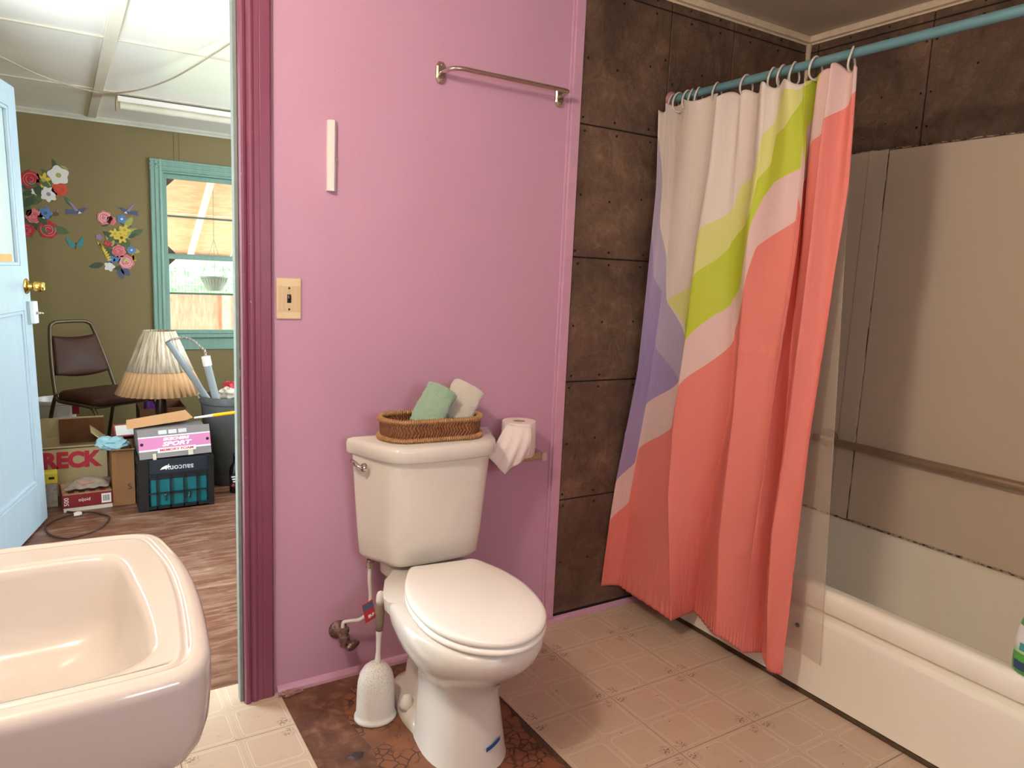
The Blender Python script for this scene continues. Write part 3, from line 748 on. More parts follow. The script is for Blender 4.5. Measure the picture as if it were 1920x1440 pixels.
# toilet brush
br = thing('toilet_brush', (.735, -.255, .0014), 'white toilet brush in a dusty domed holder beside the toilet', 'toilet brush')
def oval(rx, ry, z, n=28): return [(rx * math.cos(2 * PI * k / n), ry * math.sin(2 * PI * k / n), z) for k in range(n)]
MB().loft([oval(.060, .054, 0), oval(.062, .056, .003), oval(.062, .056, .010), oval(.058, .052, .013), oval(.057, .051, .022), oval(.056, .050, .045), oval(.055, .049, .085), oval(.053, .047, .115), oval(.047, .042, .140), oval(.036, .032, .158), oval(.022, .02, .168), oval(.012, .011, .171)]).build('holder', 'dusty_white', br, smooth=True)
mh = Matrix.Rotation(math.radians(1.5), 4, 'Y')
MB().lathe([(.0115, .165), (.0085, .18), (.0065, .20), (.0075, .24), (.009, .262), (.0095, .268)], n=14).xf(mh).build('stem', 'white_plastic', br, smooth=True)
MB().lathe([(.0105, .268), (.0125, .29), (.0135, .32), (.0130, .345), (.0125, .352)], n=14).xf(mh).build('grip', 'taupe', br, smooth=True)
MB().lathe([(.0128, .352), (.0130, .362), (.0125, .374), (.009, .383), (.003, .387)], n=14).xf(mh).build('tip', 'white_plastic', br, smooth=True)
tg = B(-.052, -.016, -.0005, .0005, .315, .372).xf(Matrix.Translation((0, -.012, 0)) @ Matrix.Rotation(.28, 4, 'Z')).xf(Matrix.Translation((-.034, 0, .343)) @ Matrix.Rotation(-.20, 4, 'Y') @ Matrix.Translation((.034, 0, -.343))).build('hang_tag', 'red_tag', br)
B(-.0505, -.0175, -.0012, -.0004, .352, .368).xf(Matrix.Translation((0, -.012, 0)) @ Matrix.Rotation(.28, 4, 'Z')).xf(Matrix.Translation((-.034, 0, .343)) @ Matrix.Rotation(-.20, 4, 'Y') @ Matrix.Translation((.034, 0, -.343))).build('blue_band', 'blue_tag', tg)
text('EI-F', .013, 'white_print', tg, Matrix.Translation((-.026, -.0215, .330)) @ Matrix.Rotation(.28, 4, 'Z') @ Matrix.Rotation(-.20, 4, 'Y') @ Matrix.Rotation(PI / 2, 4, 'X'), bold=.0004)
# small bits on the bare floor
MB().loft([[(.022 * math.cos(a) * (1 + .2 * math.sin(3 * a)), .018 * math.sin(a), 0) for a in [k * PI / 9 for k in range(18)]], [(.012 * math.cos(a), .010 * math.sin(a), .004) for a in [k * PI / 9 for k in range(18)]]])  .build('floor_stain', simple('dark_floor_spot', (58, 44, 38), .5), fl, loc=(.627, -.395, .0001))

# basket on the tank
def stadium(L, W, z, n=12):
    pts = []
    for s_, a0 in ((1, -PI / 2), (-1, PI / 2)):
        for k in range(n + 1):
            a = a0 + PI * k / n
            pts.append((s_ * (L - W) + W * math.cos(a) * .9, W * math.sin(a), z))
    return pts
bk = thing('wicker_basket', (.944, -.140, .8025), 'oval woven wicker tray on the toilet tank lid', 'basket', rz=math.radians(-4))
L_, W_ = .166, .078
MB().loft([stadium(L_ - .004, W_ - .003, .004), stadium(L_, W_, .03), stadium(L_ + .001, W_ + .001, .060), stadium(L_ - .004, W_ - .004, .060), stadium(L_ - .008, W_ - .007, .008)], True, True).build('wall', 'rattan', bk, smooth=True, auto=.8)
def wrap_rim(z, off, name):
    path = [Vector(p) for p in stadium(L_ + off, W_ + off, z, 40)]
    o = MB().tube(path, .0055, 8, closed=True).build(name, 'rattan_rim', bk, smooth=True)
    wr = MB(); N_ = 120
    # evenly spaced wraps along the rim
    seg = [(path[(k + 1) % len(path)] - path[k]).length for k in range(len(path))]; tot = sum(seg); d = 0; i = 0; acc = 0
    for q in range(N_):
        s_ = tot * q / N_
        while acc + seg[i] < s_: acc += seg[i]; i += 1
        p = path[i].lerp(path[(i + 1) % len(path)], (s_ - acc) / max(1e-6, seg[i])); t = (path[(i + 1) % len(path)] - path[i]).normalized()
        nrm = Vector((t.y, -t.x, 0))
        wr.tube([p + nrm * .0072 * math.cos(a) + Vector((0, 0, .0072 * math.sin(a))) + t * (.0012 * a / PI) for a in [j * 2 * PI / 8 for j in range(8)]], .0019, 4, closed=True)
    w_ = wr.build('wrapping', 'rattan_rim', o, smooth=True); w_['kind'] = 'stuff'
wrap_rim(.0605, -.001, 'top_rim'); wrap_rim(.006, .001, 'base_rim')
# rolled washcloths leaning in the basket
def wash(name, base, top, w, t, mat, label, seed, face):
    """rolled cloth: flattened roll from base to top, soft rounded ends"""
    base, top = Vector(base), Vector(top); ax = (top - base); L = ax.length; ax.normalize()
    sx = Vector(face); sx = (sx - ax * sx.dot(ax)).normalized(); sy = ax.cross(sx)
    def fn(u, v):
        a = u * 2 * PI; e = 1 - max(0, (abs(2 * v - 1) - .86) / .14) ** 2.4 * .42
        ex = .72
        x = w * math.copysign(abs(math.cos(a)) ** ex, math.cos(a)) * e; y = t * math.copysign(abs(math.sin(a)) ** ex, math.sin(a)) * e
        p = base + ax * (L * v) + sx * x + sy * y
        n_ = mnoise.noise(p * 45 + Vector((seed, 0, 0))) * .0045 + mnoise.noise(p * 140) * .0015
        # edge of the outer wrap running along the roll
        d = (u - .30 - .03 * v) / .018
        lift = .0035 / (1 + math.exp(-max(-30, min(30, d * 4)))) if u < .62 else 0
        return tuple(p + (sx * x + sy * y).normalized() * (n_ + lift))
    m = MB().grid(fn, 64, 40)
    # spiral of cloth layers showing at the top end
    r = bpy.data.objects.new(name, None); COL.objects.link(r)
    tag(r, label, 'towel', 'rolled washcloths in the basket')
    m.build('roll', mat, r, smooth=True)
    c = top - ax * .004
    sp = MB(); path = []
    for k in range(60):
        a = k / 59 * 2.4 * 2 * PI; q = .12 + .56 * k / 59
        path.append(c + sx * w * q * math.cos(a) + sy * t * q * math.sin(a) - ax * .003 * q)
    sp.tube(path, .0045, 6).build('end_fold', mat, r, smooth=True)
    pts = [c + sx * w * .66 * math.cos(2 * PI * k / 24) + sy * t * .66 * math.sin(2 * PI * k / 24) - ax * .004 for k in range(24)]
    pb_ = [base + sx * w * .66 * math.cos(2 * PI * k / 24) + sy * t * .66 * math.sin(2 * PI * k / 24) for k in range(24)]
    MB().loft([[tuple(p) for p in pb_], [tuple(p) for p in pts]]).build('core_fold', mat, r, smooth=True)
wash('rolled_washcloth', (.905, -.165, .832), (.985, -.140, .950), .046, .028, 'terry_green', 'mint green rolled washcloth leaning out of the wicker tray', 3, (.8, -.45, -.5))
wash('rolled_washcloth', (1.025, -.120, .836), (1.098, -.098, .945), .052, .030, 'terry_white', 'cream rolled washcloth behind the green one', 9, (.8, -.45, -.5))

# toilet paper holder and roll
tph = thing('paper_holder', (1.335, -.001, .678), 'chrome wall toilet paper holder with beige roller', 'paper holder')
for x in (-.078, .078):
    o8 = ((-1, -.7), (-.6, -1), (.6, -1), (1, -.7), (1, .7), (.6, 1), (-.6, 1), (-1, .7))
    MB().loft([[(x + a * .014, -b, c * .024) for a, c in o8] for b in (0, .006)] + [[(x + a * .010, -b, c * .015) for a, c in o8] for b in (.012, .075, .082)]).build('bracket', simple('satin_chrome', (206, 200, 194), .32, .75, .05), tph, bevel=.0015)
MB().tube([(-.070, -.064, 0), (.070, -.064, 0)], .0130, 16).build('roller', 'beige_plastic', tph, smooth=True, auto=.7)
tp = thing('toilet_paper_roll', (1.303, -.078, .693), 'white toilet paper roll standing upright on the holder', 'toilet paper')
def rr_(r, z, n=40): return [(r * math.cos(2 * PI * k / n), r * math.sin(2 * PI * k / n), z) for k in range(n)]
MB().loft([rr_(.020, .002), rr_(.055, .002), rr_(.0580, .006), rr_(.0585, .06), rr_(.058, .116), rr_(.0565, .120), rr_(.022, .120), rr_(.020, .118), rr_(.020, .002)], False, False).build('roll', 'paper', tp, smooth=True, auto=.7)
MB().loft([rr_(.0205, .001), rr_(.0205, .119), rr_(.0185, .119), rr_(.0185, .001)], False, False).build('core', simple('grey_card', (150, 130, 116), .8), tp, smooth=True)
def tail(u, v):
    # top edge on the roll (v=0), lower edge hangs to a folded point (v=1)
    a = math.radians(196 + 84 * u)
    A = Vector((.0595 * math.cos(a), .0595 * math.sin(a), .118 - .008 * u))
    if u < .5:
        Bq = Vector((-.150, -.062, .022)).lerp(Vector((-.094, -.070, -.038)), u / .5)
    else:
        Bq = Vector((-.094, -.070, -.038)).lerp(Vector((.008, -.062, .012)), (u - .5) / .5)
    p = A.lerp(Bq, v)
    p.y -= .012 * math.sin(PI * v) + .004 * math.sin(u * 22 + v * 3) * v
    p.x -= .012 * math.sin(PI * v) * (1 - u)
    return tuple(p)
o = MB().grid(tail, 36, 20).build('loose_sheet', 'paper', tp, smooth=True)
so = o.modifiers.new('thick', 'SOLIDIFY'); so.thickness = .001

# towel bar
tbar = thing('towel_bar', (0, 0, 0), 'chrome towel bar high on the pink wall', 'towel bar')
xa, xb, zt = 1.010, 1.452, 1.897
MB().tube(smooth_open([(xa, -.006, zt), (xa + .003, -.03, zt), (xa + .014, -.055, zt + .004), (xa + .045, -.066, zt + .006), (xa + .10, -.066, zt + .006), (xb - .045, -.066, zt + .006), (xb - .012, -.058, zt + .004), (xb - .003, -.034, zt), (xb, -.006, zt)], 6), .0072, 12).build('bar', 'old_chrome', tbar, smooth=True)
for x in (xa, xb):
    q = [(-.5, -1), (.5, -1), (1, -.6), (1, .6), (.5, 1), (-.5, 1), (-1, .6), (-1, -.6)]
    bp = MB().loft([[(x + a * .017, -.0005, zt + c * .032) for a, c in q], [(x + a * .017, -.006, zt + c * .032) for a, c in q], [(x + a * .012, -.011, zt + c * .026) for a, c in q]]).build('bracket', 'old_chrome', tbar, bevel=.001)
    for dz in (-.021, .021):
        MB().lathe([(.0038, 0), (.003, .0015), (.001, .002)], n=10).xf(Matrix.Translation((x, -.011, zt + dz)) @ Matrix.Rotation(PI / 2, 4, 'X')).build('screw', 'old_chrome', bp, smooth=True)

# white plastic strip and light switch
st = tag(MB().loft([[(.672 + a, -b, z) for a, b in ((-.013, .0005), (-.013, .010), (-.005, .020), (.005, .021), (.013, .011), (.013, .0005))] for z in (1.513, 1.708)]).build('plastic_strip', 'white_plastic', bevel=.001), 'short white plastic strip mounted upright on the pink wall', 'wall strip')
B(.6805, .6845, -.0170, -.0155, 1.598, 1.606).build('scuff', simple('grey_scuff', (150, 140, 130), .7), st)
sw = thing('light_switch', (.5525, -.0005, 1.204), 'ivory ribbed light switch plate with black toggle', 'light switch')
B(-.035, .035, -.006, 0, -.058, .058).build('plate', 'ivory', sw, bevel=.003)
rb = MB()
for k in range(19):
    x = -.0305 + k * .0034
    if abs(x) < .008:
        rb.box(x - .0011, x + .0011, -.0075, -.0055, .0155, .0355); rb.box(x - .0011, x + .0011, -.0075, -.0055, -.0355, -.0155)
    else: rb.box(x - .0011, x + .0011, -.0075, -.0055, -.036, .036)
o = rb.build('ribs', 'ivory', sw); o['kind'] = 'stuff'
B(-.0055, .0055, -.0072, -.005, -.012, .012).build('slot', 'black', sw)
MB().box(-.0042, .0042, -.016, -.005, -.004, .006).xf(Matrix.Rotation(-.3, 4, 'X')).build('toggle', 'dark_brown_plastic', sw, bevel=.001)
for z in (-.030, .030): MB().lathe([(.0038, 0), (.003, .0015), (.001, .002)], n=10).xf(Matrix.Translation((0, -.006, z)) @ Matrix.Rotation(PI / 2, 4, 'X')).build('screw', 'dark_brown_plastic', sw, smooth=True)

# ================================================================== SINK
snk = thing('sink', (0, 0, .0), 'cream wall-hung bathroom sink with wide ledge in the foreground', 'sink')
ZS = .84
out = [(-.30, -.766), (-.10, -.765), (.04, -.770), (.098, -.780), (.124, -.806), (.136, -.862), (.147, -.95), (.148, -1.06), (.141, -1.17), (.132, -1.238), (.112, -1.272), (.07, -1.284), (-.06, -1.287), (-.30, -1.287), (-.412, -1.275), (-.418, -1.02), (-.412, -.78)]
inn = [(-.22, -.866), (-.08, -.862), (.015, -.864), (.052, -.877), (.066, -.915), (.073, -.99), (.079, -1.08), (.079, -1.17), (.072, -1.207), (.044, -1.231), (-.01, -1.240), (-.10, -1.240), (-.22, -1.236), (-.275, -1.20), (-.285, -1.05), (-.275, -.90), (-.255, -.872)]
def ringpts(base, inset, z, c):
    pts = smooth_closed(base, 5); res = []
    n = len(pts)
    for i, p in enumerate(pts):
        a = Vector(pts[i - 1]); b = Vector(pts[(i + 1) % n]); t = (b - a); nrm = Vector((t.y, -t.x)).normalized()
        q = Vector(p); cc = Vector(c)
        if nrm.dot(cc - q) < 0: nrm = -nrm
        q = q + nrm * inset
        q.x = max(q.x, -.419)
        res.append((q.x, q.y, z))
    return res
CS = (-.12, -1.03)
def srg(k, z): return [(-.12 + (x + .12) * k, -1.05 + (y + 1.05) * k, z) for x, y, _ in ringpts(inn, .0, z, CS)]
sb = MB().loft([ringpts(out, .20, .655, CS), ringpts(out, .13, .665, CS), ringpts(out, .065, .69, CS), ringpts(out, .022, .716, CS), ringpts(out, .008, .736, CS), ringpts(out, .001, .76, CS), ringpts(out, -.002, .80, CS), ringpts(out, -.002, .822, CS), ringpts(out, -.0015, .828, CS), ringpts(out, .001, .834, CS), ringpts(out, .005, .8382, CS), ringpts(out, .011, ZS, CS), ringpts(out, .018, ZS + .001, CS), ringpts(out, .0215, ZS - .0002, CS), ringpts(out, .0235, ZS - .0035, CS), ringpts(out, .0275, ZS - .0038, CS), ringpts(out, .0295, ZS - .001, CS), ringpts(out, .033, ZS - .0005, CS), ringpts(out, .036, ZS - .0008, CS),
                ringpts(inn, -.014, ZS - .0015, CS), ringpts(inn, -.006, ZS - .002, CS), ringpts(inn, -.001, ZS - .004, CS), ringpts(inn, .003, ZS - .009, CS), srg(.972, ZS - .018), srg(.94, ZS - .05), srg(.90, ZS - .088), srg(.86, ZS - .108), srg(.80, ZS - .121), srg(.72, ZS - .129), srg(.5, ZS - .135), srg(.2, ZS - .139)])
sb.build('basin', 'sink', snk, smooth=True)
MB().lathe([(.024, 0), (.024, .003), (.014, .004), (.012, .001)], (-.12, -1.05, ZS - .139), 20).build('drain', 'chrome', snk, smooth=True)
B(-.419, -.392, -1.27, -.78, ZS - .01, ZS + .09).build('backsplash', 'sink', snk, bevel=.008)
for y in (-.93, -1.13):
    MB().lathe([(.022, 0), (.022, .006), (.012, .012), (.012, .03), (.02, .034), (.02, .05), (.01, .055)], (-.345, y, ZS - .003), 16).build('tap', 'chrome', snk, smooth=True)
MB().tube(smooth_open([(-.345, -1.03, ZS - .003), (-.345, -1.03, ZS + .05), (-.31, -1.03, ZS + .075), (-.25, -1.03, ZS + .07), (-.225, -1.03, ZS + .045)], 5), .011, 12).build('spout', 'chrome', snk, smooth=True)
MB().tube(smooth_open([(-.12, -1.05, .67), (-.12, -1.05, .45), (-.16, -1.05, .40), (-.20, -1.05, .45), (-.26, -1.05, .48), (-.419, -1.05, .48)], 5), .018, 12).build('drain_pipe', 'chrome', snk, smooth=True)

# green bottle on the tub rim (cut by the frame)
bo = thing('plastic_bottle', (2.014, -1.380, .3705), 'green and white plastic bottle standing on the tub rim', 'bottle')
def gbottle(name, c0, c1, z0, z1):
    g = G(name); z = g.sep(g.tc('Object'))[2]
    return g.out(g.mix(g.step(z, z0, z1), lin(c0), lin(c1)), .3)
mg = gbottle('green_label_fade', (70, 150, 60), (96, 180, 96), .0, .2)
def bov(rx, ry, z): return [(ry * math.cos(2 * PI * k / 32), rx * math.sin(2 * PI * k / 32), z) for k in range(32)]
MB().loft([bov(.040, .024, 0), bov(.046, .028, .005), bov(.048, .030, .03), bov(.046, .029, .09), bov(.040, .027, .13), bov(.030, .023, .165), bov(.018, .016, .19), bov(.014, .014, .215)]).build('body', mg, bo, smooth=True)
def lab(z0, z1, grow, mat, name, a0=PI * .62, a1=PI * 1.38):
    def fn(u, v):
        z = z0 + (z1 - z0) * v; a = a0 + (a1 - a0) * u
        rx = interp(z, [0, .03, .09, .13, .165], [.046, .048, .046, .040, .030]) + grow; ry = interp(z, [0, .03, .09, .13, .165], [.028, .030, .029, .027, .023]) + grow
        return (ry * math.cos(a), rx * math.sin(a), z)
    return MB().grid(fn, 20, 6).build(name, mat, bo, smooth=True)
lb = lab(.055, .125, .0006, gbottle('label_white_green', (150, 200, 110), (232, 228, 224), .05, .08), 'label')
lab(.012, .034, .0008, simple('navy_print', (38, 58, 88), .5, amount=.5, nscale=170), 'print_band', PI * .72, PI * 1.28)
lab(.062, .082, .0010, simple('teal_print', (58, 142, 140), .5), 'teal_band', PI * .8, PI * 1.3)
MB().lathe([(.016, .0), (.016, .03), (.012, .034), (.012, .05)], (0, 0, .214), 16).build('cap', 'white_plastic', bo, smooth=True, auto=.6)
MB().box(-.04, .03, -.012, .012, .264, .288).box(-.05, -.03, -.004, .004, .225, .27).build('trigger', simple('green_plastic', (60, 150, 90), .35), bo, bevel=.004)

# ================================================================== FAR ROOM SHELL
FX0, FX1, FY1, FZ = -.34, 2.60, 3.80, 2.25
M['olive'] = simple('olive_wall_paint', (126, 110, 70), .6, amount=.06, nscale=2)
M['ceil_panel'] = simple('ivory_ceiling_board', (242, 238, 228), .28, amount=.04, nscale=2.5)
M['ceil_batten'] = simple('ivory_batten', (216, 208, 190), .45, amount=.06, nscale=12)
M['teal_trim'] = (lambda g: (g.bump(g.noise(g.scale(g.pos(), (6, 6, .6)), 18), .2, .003), g.out(g.mix(g.noise(g.scale(g.pos(), (5, 5, .6)), 9, 5), lin((112, 150, 136)), lin((146, 178, 164))), .42))[1])(G('worn_teal_paint'))
M['blue_door'] = (lambda g: (g.bump(g.noise(g.scale(g.pos(), (6, 6, .8)), 20), .12, .003), g.out(g.mix(g.step(g.noise(g.pos(), 34, 6, .7), .70, .73), g.mix(g.noise(g.scale(g.pos(), (4, 4, .5)), 6), lin((172, 193, 207)), lin((186, 207, 219))), lin((150, 140, 124))), .4))[1])(G('pale_blue_door_paint'))
M['card'] = simple('brown_cardboard', (132, 92, 56), .85, amount=.12, nscale=9)
M['card_light'] = simple('light_cardboard', (186, 138, 94), .85, amount=.06, nscale=9)
M['card_white'] = simple('white_faced_card', (186, 168, 128), .8, amount=.06, nscale=7)
M['card_dark'] = simple('dark_cardboard', (96, 56, 26), .85, amount=.1, nscale=9)

fl2 = struct(B(FX0 - .6, FX1 + .05, .10, FY1 + .05, -.10, 0.0).build('floor_far_room', 'hall_floor'), 'worn brown floor of the room beyond')
wf = MB(); wf.box(.4178, FX1, .012, .024, 0, 2.33); wf.box(FX0 - .1, -.358, .012, .024, 0, 2.33); wf.box(-.358, .4178, .012, .024, 2.31, 2.33)
struct(wf.build('wall_near', 'olive'), 'olive side of the partition wall')
# left wall with the exterior door opening (0.45 .. 1.27)
wl = MB(); wl.box(FX0 - .1, FX0, .024, .43, 0, FZ); wl.box(FX0 - .1, FX0, 1.27, FY1 + .1, 0, FZ); wl.box(FX0 - .1, FX0, .43, 1.27, 2.06, FZ)
struct(wl.build('wall_far_left', 'olive'), 'olive wall beside the blue door')
# right wall with a window opening that lets the daylight in
wr_ = MB(); wr_.box(FX1, FX1 + .1, .024, .60, 0, FZ); wr_.box(FX1, FX1 + .1, 2.90, FY1 + .1, 0, FZ); wr_.box(FX1, FX1 + .1, .60, 2.90, 0, .90); wr_.box(FX1, FX1 + .1, .60, 2.90, 2.05, FZ)
struct(wr_.build('wall_far_right', 'olive'), 'olive wall with the side window')
WX0, WX1, WZ0, WZ1 = .650, 1.58, .760, 1.945
wv = MB(); wv.box(FX0 - .1, WX0, FY1, FY1 + .12, 0, FZ + .1); wv.box(WX1, FX1 + .1, FY1, FY1 + .12, 0, FZ + .1); wv.box(WX0, WX1, FY1, FY1 + .12, 0, WZ0); wv.box(WX0, WX1, FY1, FY1 + .12, WZ1, FZ + .1)
wall_far = struct(wv.build('wall_far', 'olive'), 'olive far wall with flower decals and window')
for (x0, x1, z0, z1) in ((.735, .738, 2.02, 2.215), (.770, .772, 2.02, 2.215), (.725, .7275, 0, .655)):
    B(x0, x1, FY1 - .0012, FY1 + .001, z0, z1).build('board_joint', simple('dark_olive_joint', (92, 76, 48), .8), wall_far)  # thin darker olive strips along the wall board joints
# ceiling boards, one by one, and battens
c2 = struct(B(FX0 - .1, FX1 + .1, .024, FY1 + .1, FZ + .006, FZ + .08).build('ceiling_far_room', 'ceil_batten'), 'ivory panelled ceiling of the room beyond')
xe = [FX0, .208, 1.43, FX1]; ye = [.026, .52, 1.69, 2.835, FY1]
for i in range(3):
    for j in range(4):
        B(xe[i] + .004, xe[i + 1] - .004, ye[j] + .004, ye[j + 1] - .004, FZ - .004, FZ + .006).build('panel', 'ceil_panel', c2, bevel=.001, seg=1)
for x, w in ((.230, .026), (1.43, .026)):
    B(x - w, x + w, .026, FY1, FZ - .016, FZ - .003).build('batten', 'ceil_batten', c2, bevel=.002)
for y in ye[1:4]:
    B(FX0, FX1, y - .012, y + .012, FZ - .010, FZ - .003).build('batten', 'ceil_batten', c2, bevel=.002)
MB().prism([(0, 0), (-.012, 0), (-.016, .010), (-.028, .022), (-.034, .034), (0, .034)], FX0, FX1).xf(Matrix(((0, 0, 1, 0), (1, 0, 0, FY1), (0, 1, 0, FZ - .036), (0, 0, 0, 1)))).build('crown_moulding', simple('grey_white_moulding', (200, 198, 180), .5), c2)
# fluorescent fixture
fx = thing('fluorescent_fixture', (0, 0, 0), 'unlit long white fluorescent ceiling fixture in the far room', 'light fixture')
MB().prism([(-.055, 2.234), (.055, 2.234), (.055, 2.222), (.045, 2.208), (-.045, 2.208), (-.055, 2.222)], .33, 1.50).xf(Matrix(((0, 0, 1, 0), (1, 0, 0, 2.93), (0, 1, 0, 0), (0, 0, 0, 1)))).build('housing', 'ceil_panel', fx)
MB().tube([(.345, 2.93, 2.190), (1.49, 2.93, 2.190)], .019, 14).build('tube', simple('unlit_tube_glass', (220, 214, 196), .25), fx, smooth=True, auto=.7)
for x in (.325, 1.505):
    MB().loft([[(x - .004, 2.93 + .052 * math.cos(a), 2.196 + .042 * math.sin(a)) for a in [k * PI / 10 for k in range(20)]], [(x + .004, 2.93 + .052 * math.cos(a), 2.196 + .042 * math.sin(a)) for a in [k * PI / 10 for k in range(20)]]]).build('end_plate', simple('tan_end_cap', (190, 168, 136), .5), fx, smooth=True, auto=.6)
# cord sagging across the ceiling
tag(MB().tube(smooth_open([(-.335, 2.05, 2.215), (-.20, 2.30, 2.225), (-.06, 2.47, 2.205), (.10, 2.60, 2.195), (.25, 2.62, 2.190), (.38, 2.48, 2.195), (.50, 2.18, 2.205), (.58, 1.82, 2.215), (.67, 1.30, 2.232)], 6), .0045, 6).build('ceiling_cord', simple('tan_cord', (170, 156, 132), .6), smooth=True), 'thin tan cord sagging below the far ceiling', 'cord')

# ---- window in the far wall
win = struct(bpy.data.objects.new('window_1', None)); COL.objects.link(win); win['label'] = 'teal double-hung window onto the porch'
def cas_prof(L):   # casing board cross-section, x across the width .078, y depth
    return [(0, 0), (0, -.012), (.004, -.018), (.012, -.020), (.016, -.016), (.030, -.015), (.034, -.020), (.042, -.020), (.046, -.016), (.058, -.015), (.062, -.020), (.070, -.021), (.076, -.018), (.078, -.012), (.078, 0)]
MB().prism(cas_prof(0), .66, 2.015).xf(Matrix.Translation((.574, FY1 - .0005, 0))).build('casing_board', 'teal_trim', win)
MB().prism(cas_prof(0), .66, 2.015).xf(Matrix.Translation((1.578, FY1 - .0005, 0))).build('casing_board', 'teal_trim', win)
MB().prism(cas_prof(0), .574, 1.656).xf(Matrix(((0, 0, 1, 0), (0, 1, 0, FY1 - .0005), (1, 0, 0, 1.937), (0, 0, 0, 1)))).build('casing_board', 'teal_trim', win)
B(.652, 1.578, FY1 - .012, FY1 - .0005, .644, .735).build('apron_board', 'teal_trim', win, bevel=.002)
B(.640, 1.590, FY1 - .035, FY1 + .05, .735, .7605).build('sill', 'teal_trim', win, bevel=.004)
B(.6505, .665, FY1 + .001, FY1 + .115, .761, 1.944).build('jamb', 'teal_trim', win)
B(1.565, 1.5795, FY1 + .001, FY1 + .115, .761, 1.944).build('jamb', 'teal_trim', win)
B(.665, 1.565, FY1 + .001, FY1 + .115, 1.925, 1.944).build('jamb', 'teal_trim', win)
def sash(name, y, z0, z1, mz):
    sa = bpy.data.objects.new(name, None); COL.objects.link(sa); sa.parent = win
    B(.666, .690, y, y + .03, z0, z1).build('stile', 'teal_trim', sa, bevel=.002)
    B(1.540, 1.564, y, y + .03, z0, z1).build('stile', 'teal_trim', sa, bevel=.002)
    B(.690, 1.540, y, y + .03, z0, z0 + .028).build('rail', 'teal_trim', sa, bevel=.002)
    B(.690, 1.540, y, y + .03, z1 - .032, z1).build('rail', 'teal_trim', sa, bevel=.002)
    B(.690, 1.540, y + .005, y + .025, mz - .007, mz + .007).build('muntin', simple('dark_grey_muntin', (96, 110, 104), .5), sa)  # muntin in a darker grey-green than the stiles and rails
    for a, b in ((z0 + .028, mz - .007), (mz + .007, z1 - .032)):
        B(.690, 1.540, y + .0135, y + .0165, a, b).build('pane', 'glass', sa)
g = G('clear_glass_pane')
tb = g.n.new('ShaderNodeBsdfTransparent'); gl = g.n.new('ShaderNodeBsdfGlossy'); gl.inputs['Roughness'].default_value = .03
ms = g.n.new('ShaderNodeMixShader')
g.put(tb.inputs[0], g.mix(g.noise(g.pos(), 4), (.90, .92, .92, 1), (.96, .97, .97, 1)))
fr = g.n.new('ShaderNodeFresnel'); fr.inputs[0].default_value = 1.35
g.link(fr.outputs[0], ms.inputs[0]); g.link(tb.outputs[0], ms.inputs[1]); g.link(gl.outputs[0], ms.inputs[2]); g.link(ms.outputs[0], g.n['Material Output'].inputs[0])
M['glass'] = g.m
sash('upper_sash', FY1 + .055, 1.325, 1.924, 1.625)
sash('lower_sash', FY1 + .020, .762, 1.345, 1.062)
# corner braces of old screens seen in the panes
for (x, z, d) in ((.690, 1.892, -1), (.690, 1.317, -1), (.690, 1.353, 1)):
    MB().prism([(x, z), (x + .055, z), (x + .05, z + d * .008), (x + .008, z + d * .05), (x, z + d * .055)], -FY1 - .094, -FY1 - .088).xf(Matrix(((1, 0, 0, 0), (0, 0, -1, 0), (0, 1, 0, 0), (0, 0, 0, 1)))).build('corner_brace', simple('brown_brace', (120, 98, 88), .6), win)
# side window frame (out of frame)
win2 = struct(bpy.data.objects.new('window_2', None)); COL.objects.link(win2); win2['label'] = 'side window of the far room'
for a in ((.60, .66, .90, 2.05), (2.84, 2.90, .90, 2.05), (.66, 2.84, .90, .96), (.66, 2.84, 1.99, 2.05), (1.72, 1.78, .96, 1.99)):
    B(FX1 + .02, FX1 + .06, a[0], a[1], a[2], a[3]).build('frame', 'teal_trim', win2)

# ---- porch and garden outside
porch = struct(bpy.data.objects.new('porch', None)); COL.objects.link(porch); porch['label'] = 'plywood porch outside the far window'
M['ply'] = wood('peach_plywood', (196, 150, 118), (212, 172, 140), (222, 190, 164), (1.2, 6, 6), .8)
M['ply2'] = wood('tan_plywood', (170, 118, 90), (192, 146, 116), (206, 168, 140), (6, 6, 1.2), .8)
M['beam'] = simple('pale_beam_paint', (240, 222, 200), .7, amount=.05)
B(-1.5, 4.0, FY1 + .12, 6.3, -.25, -.15).build('deck', 'ply2', porch)
def roofz(y): return 2.42 - (y - 3.92) * .49
for k, (xa_, xb_) in enumerate(((-.9, .32), (.33, 1.54), (1.55, 2.77))):
    MB().loft([[(xa_, 3.93, roofz(3.93)), (xb_, 3.93, roofz(3.93)), (xb_, 3.93, roofz(3.93) + .02), (xa_, 3.93, roofz(3.93) + .02)], [(xa_, 6.1, roofz(6.1)), (xb_, 6.1, roofz(6.1)), (xb_, 6.1, roofz(6.1) + .02), (xa_, 6.1, roofz(6.1) + .02)]]).build('roof_board', 'ply', porch)
for x in (-.3, .50, 1.12, 1.9, 2.6):
    MB().loft([[(x, 3.95, roofz(3.95) - .06), (x + .045, 3.95, roofz(3.95) - .06), (x + .045, 3.95, roofz(3.95) - .001), (x, 3.95, roofz(3.95) - .001)], [(x, 6.05, roofz(6.05) - .06), (x + .045, 6.05, roofz(6.05) - .06), (x + .045, 6.05, roofz(6.05) - .001), (x, 6.05, roofz(6.05) - .001)]]).build('rafter', 'beam', porch)
for y in (4.6, 5.3):
    B(-.9, 2.77, y, y + .03, roofz(y) - .012, roofz(y) - .004).build('batten', 'beam', porch)
B(-.9, 2.8, 5.98, 6.08, roofz(6.08) - .09, roofz(6.08) - .005).build('edge_beam', 'beam', porch)
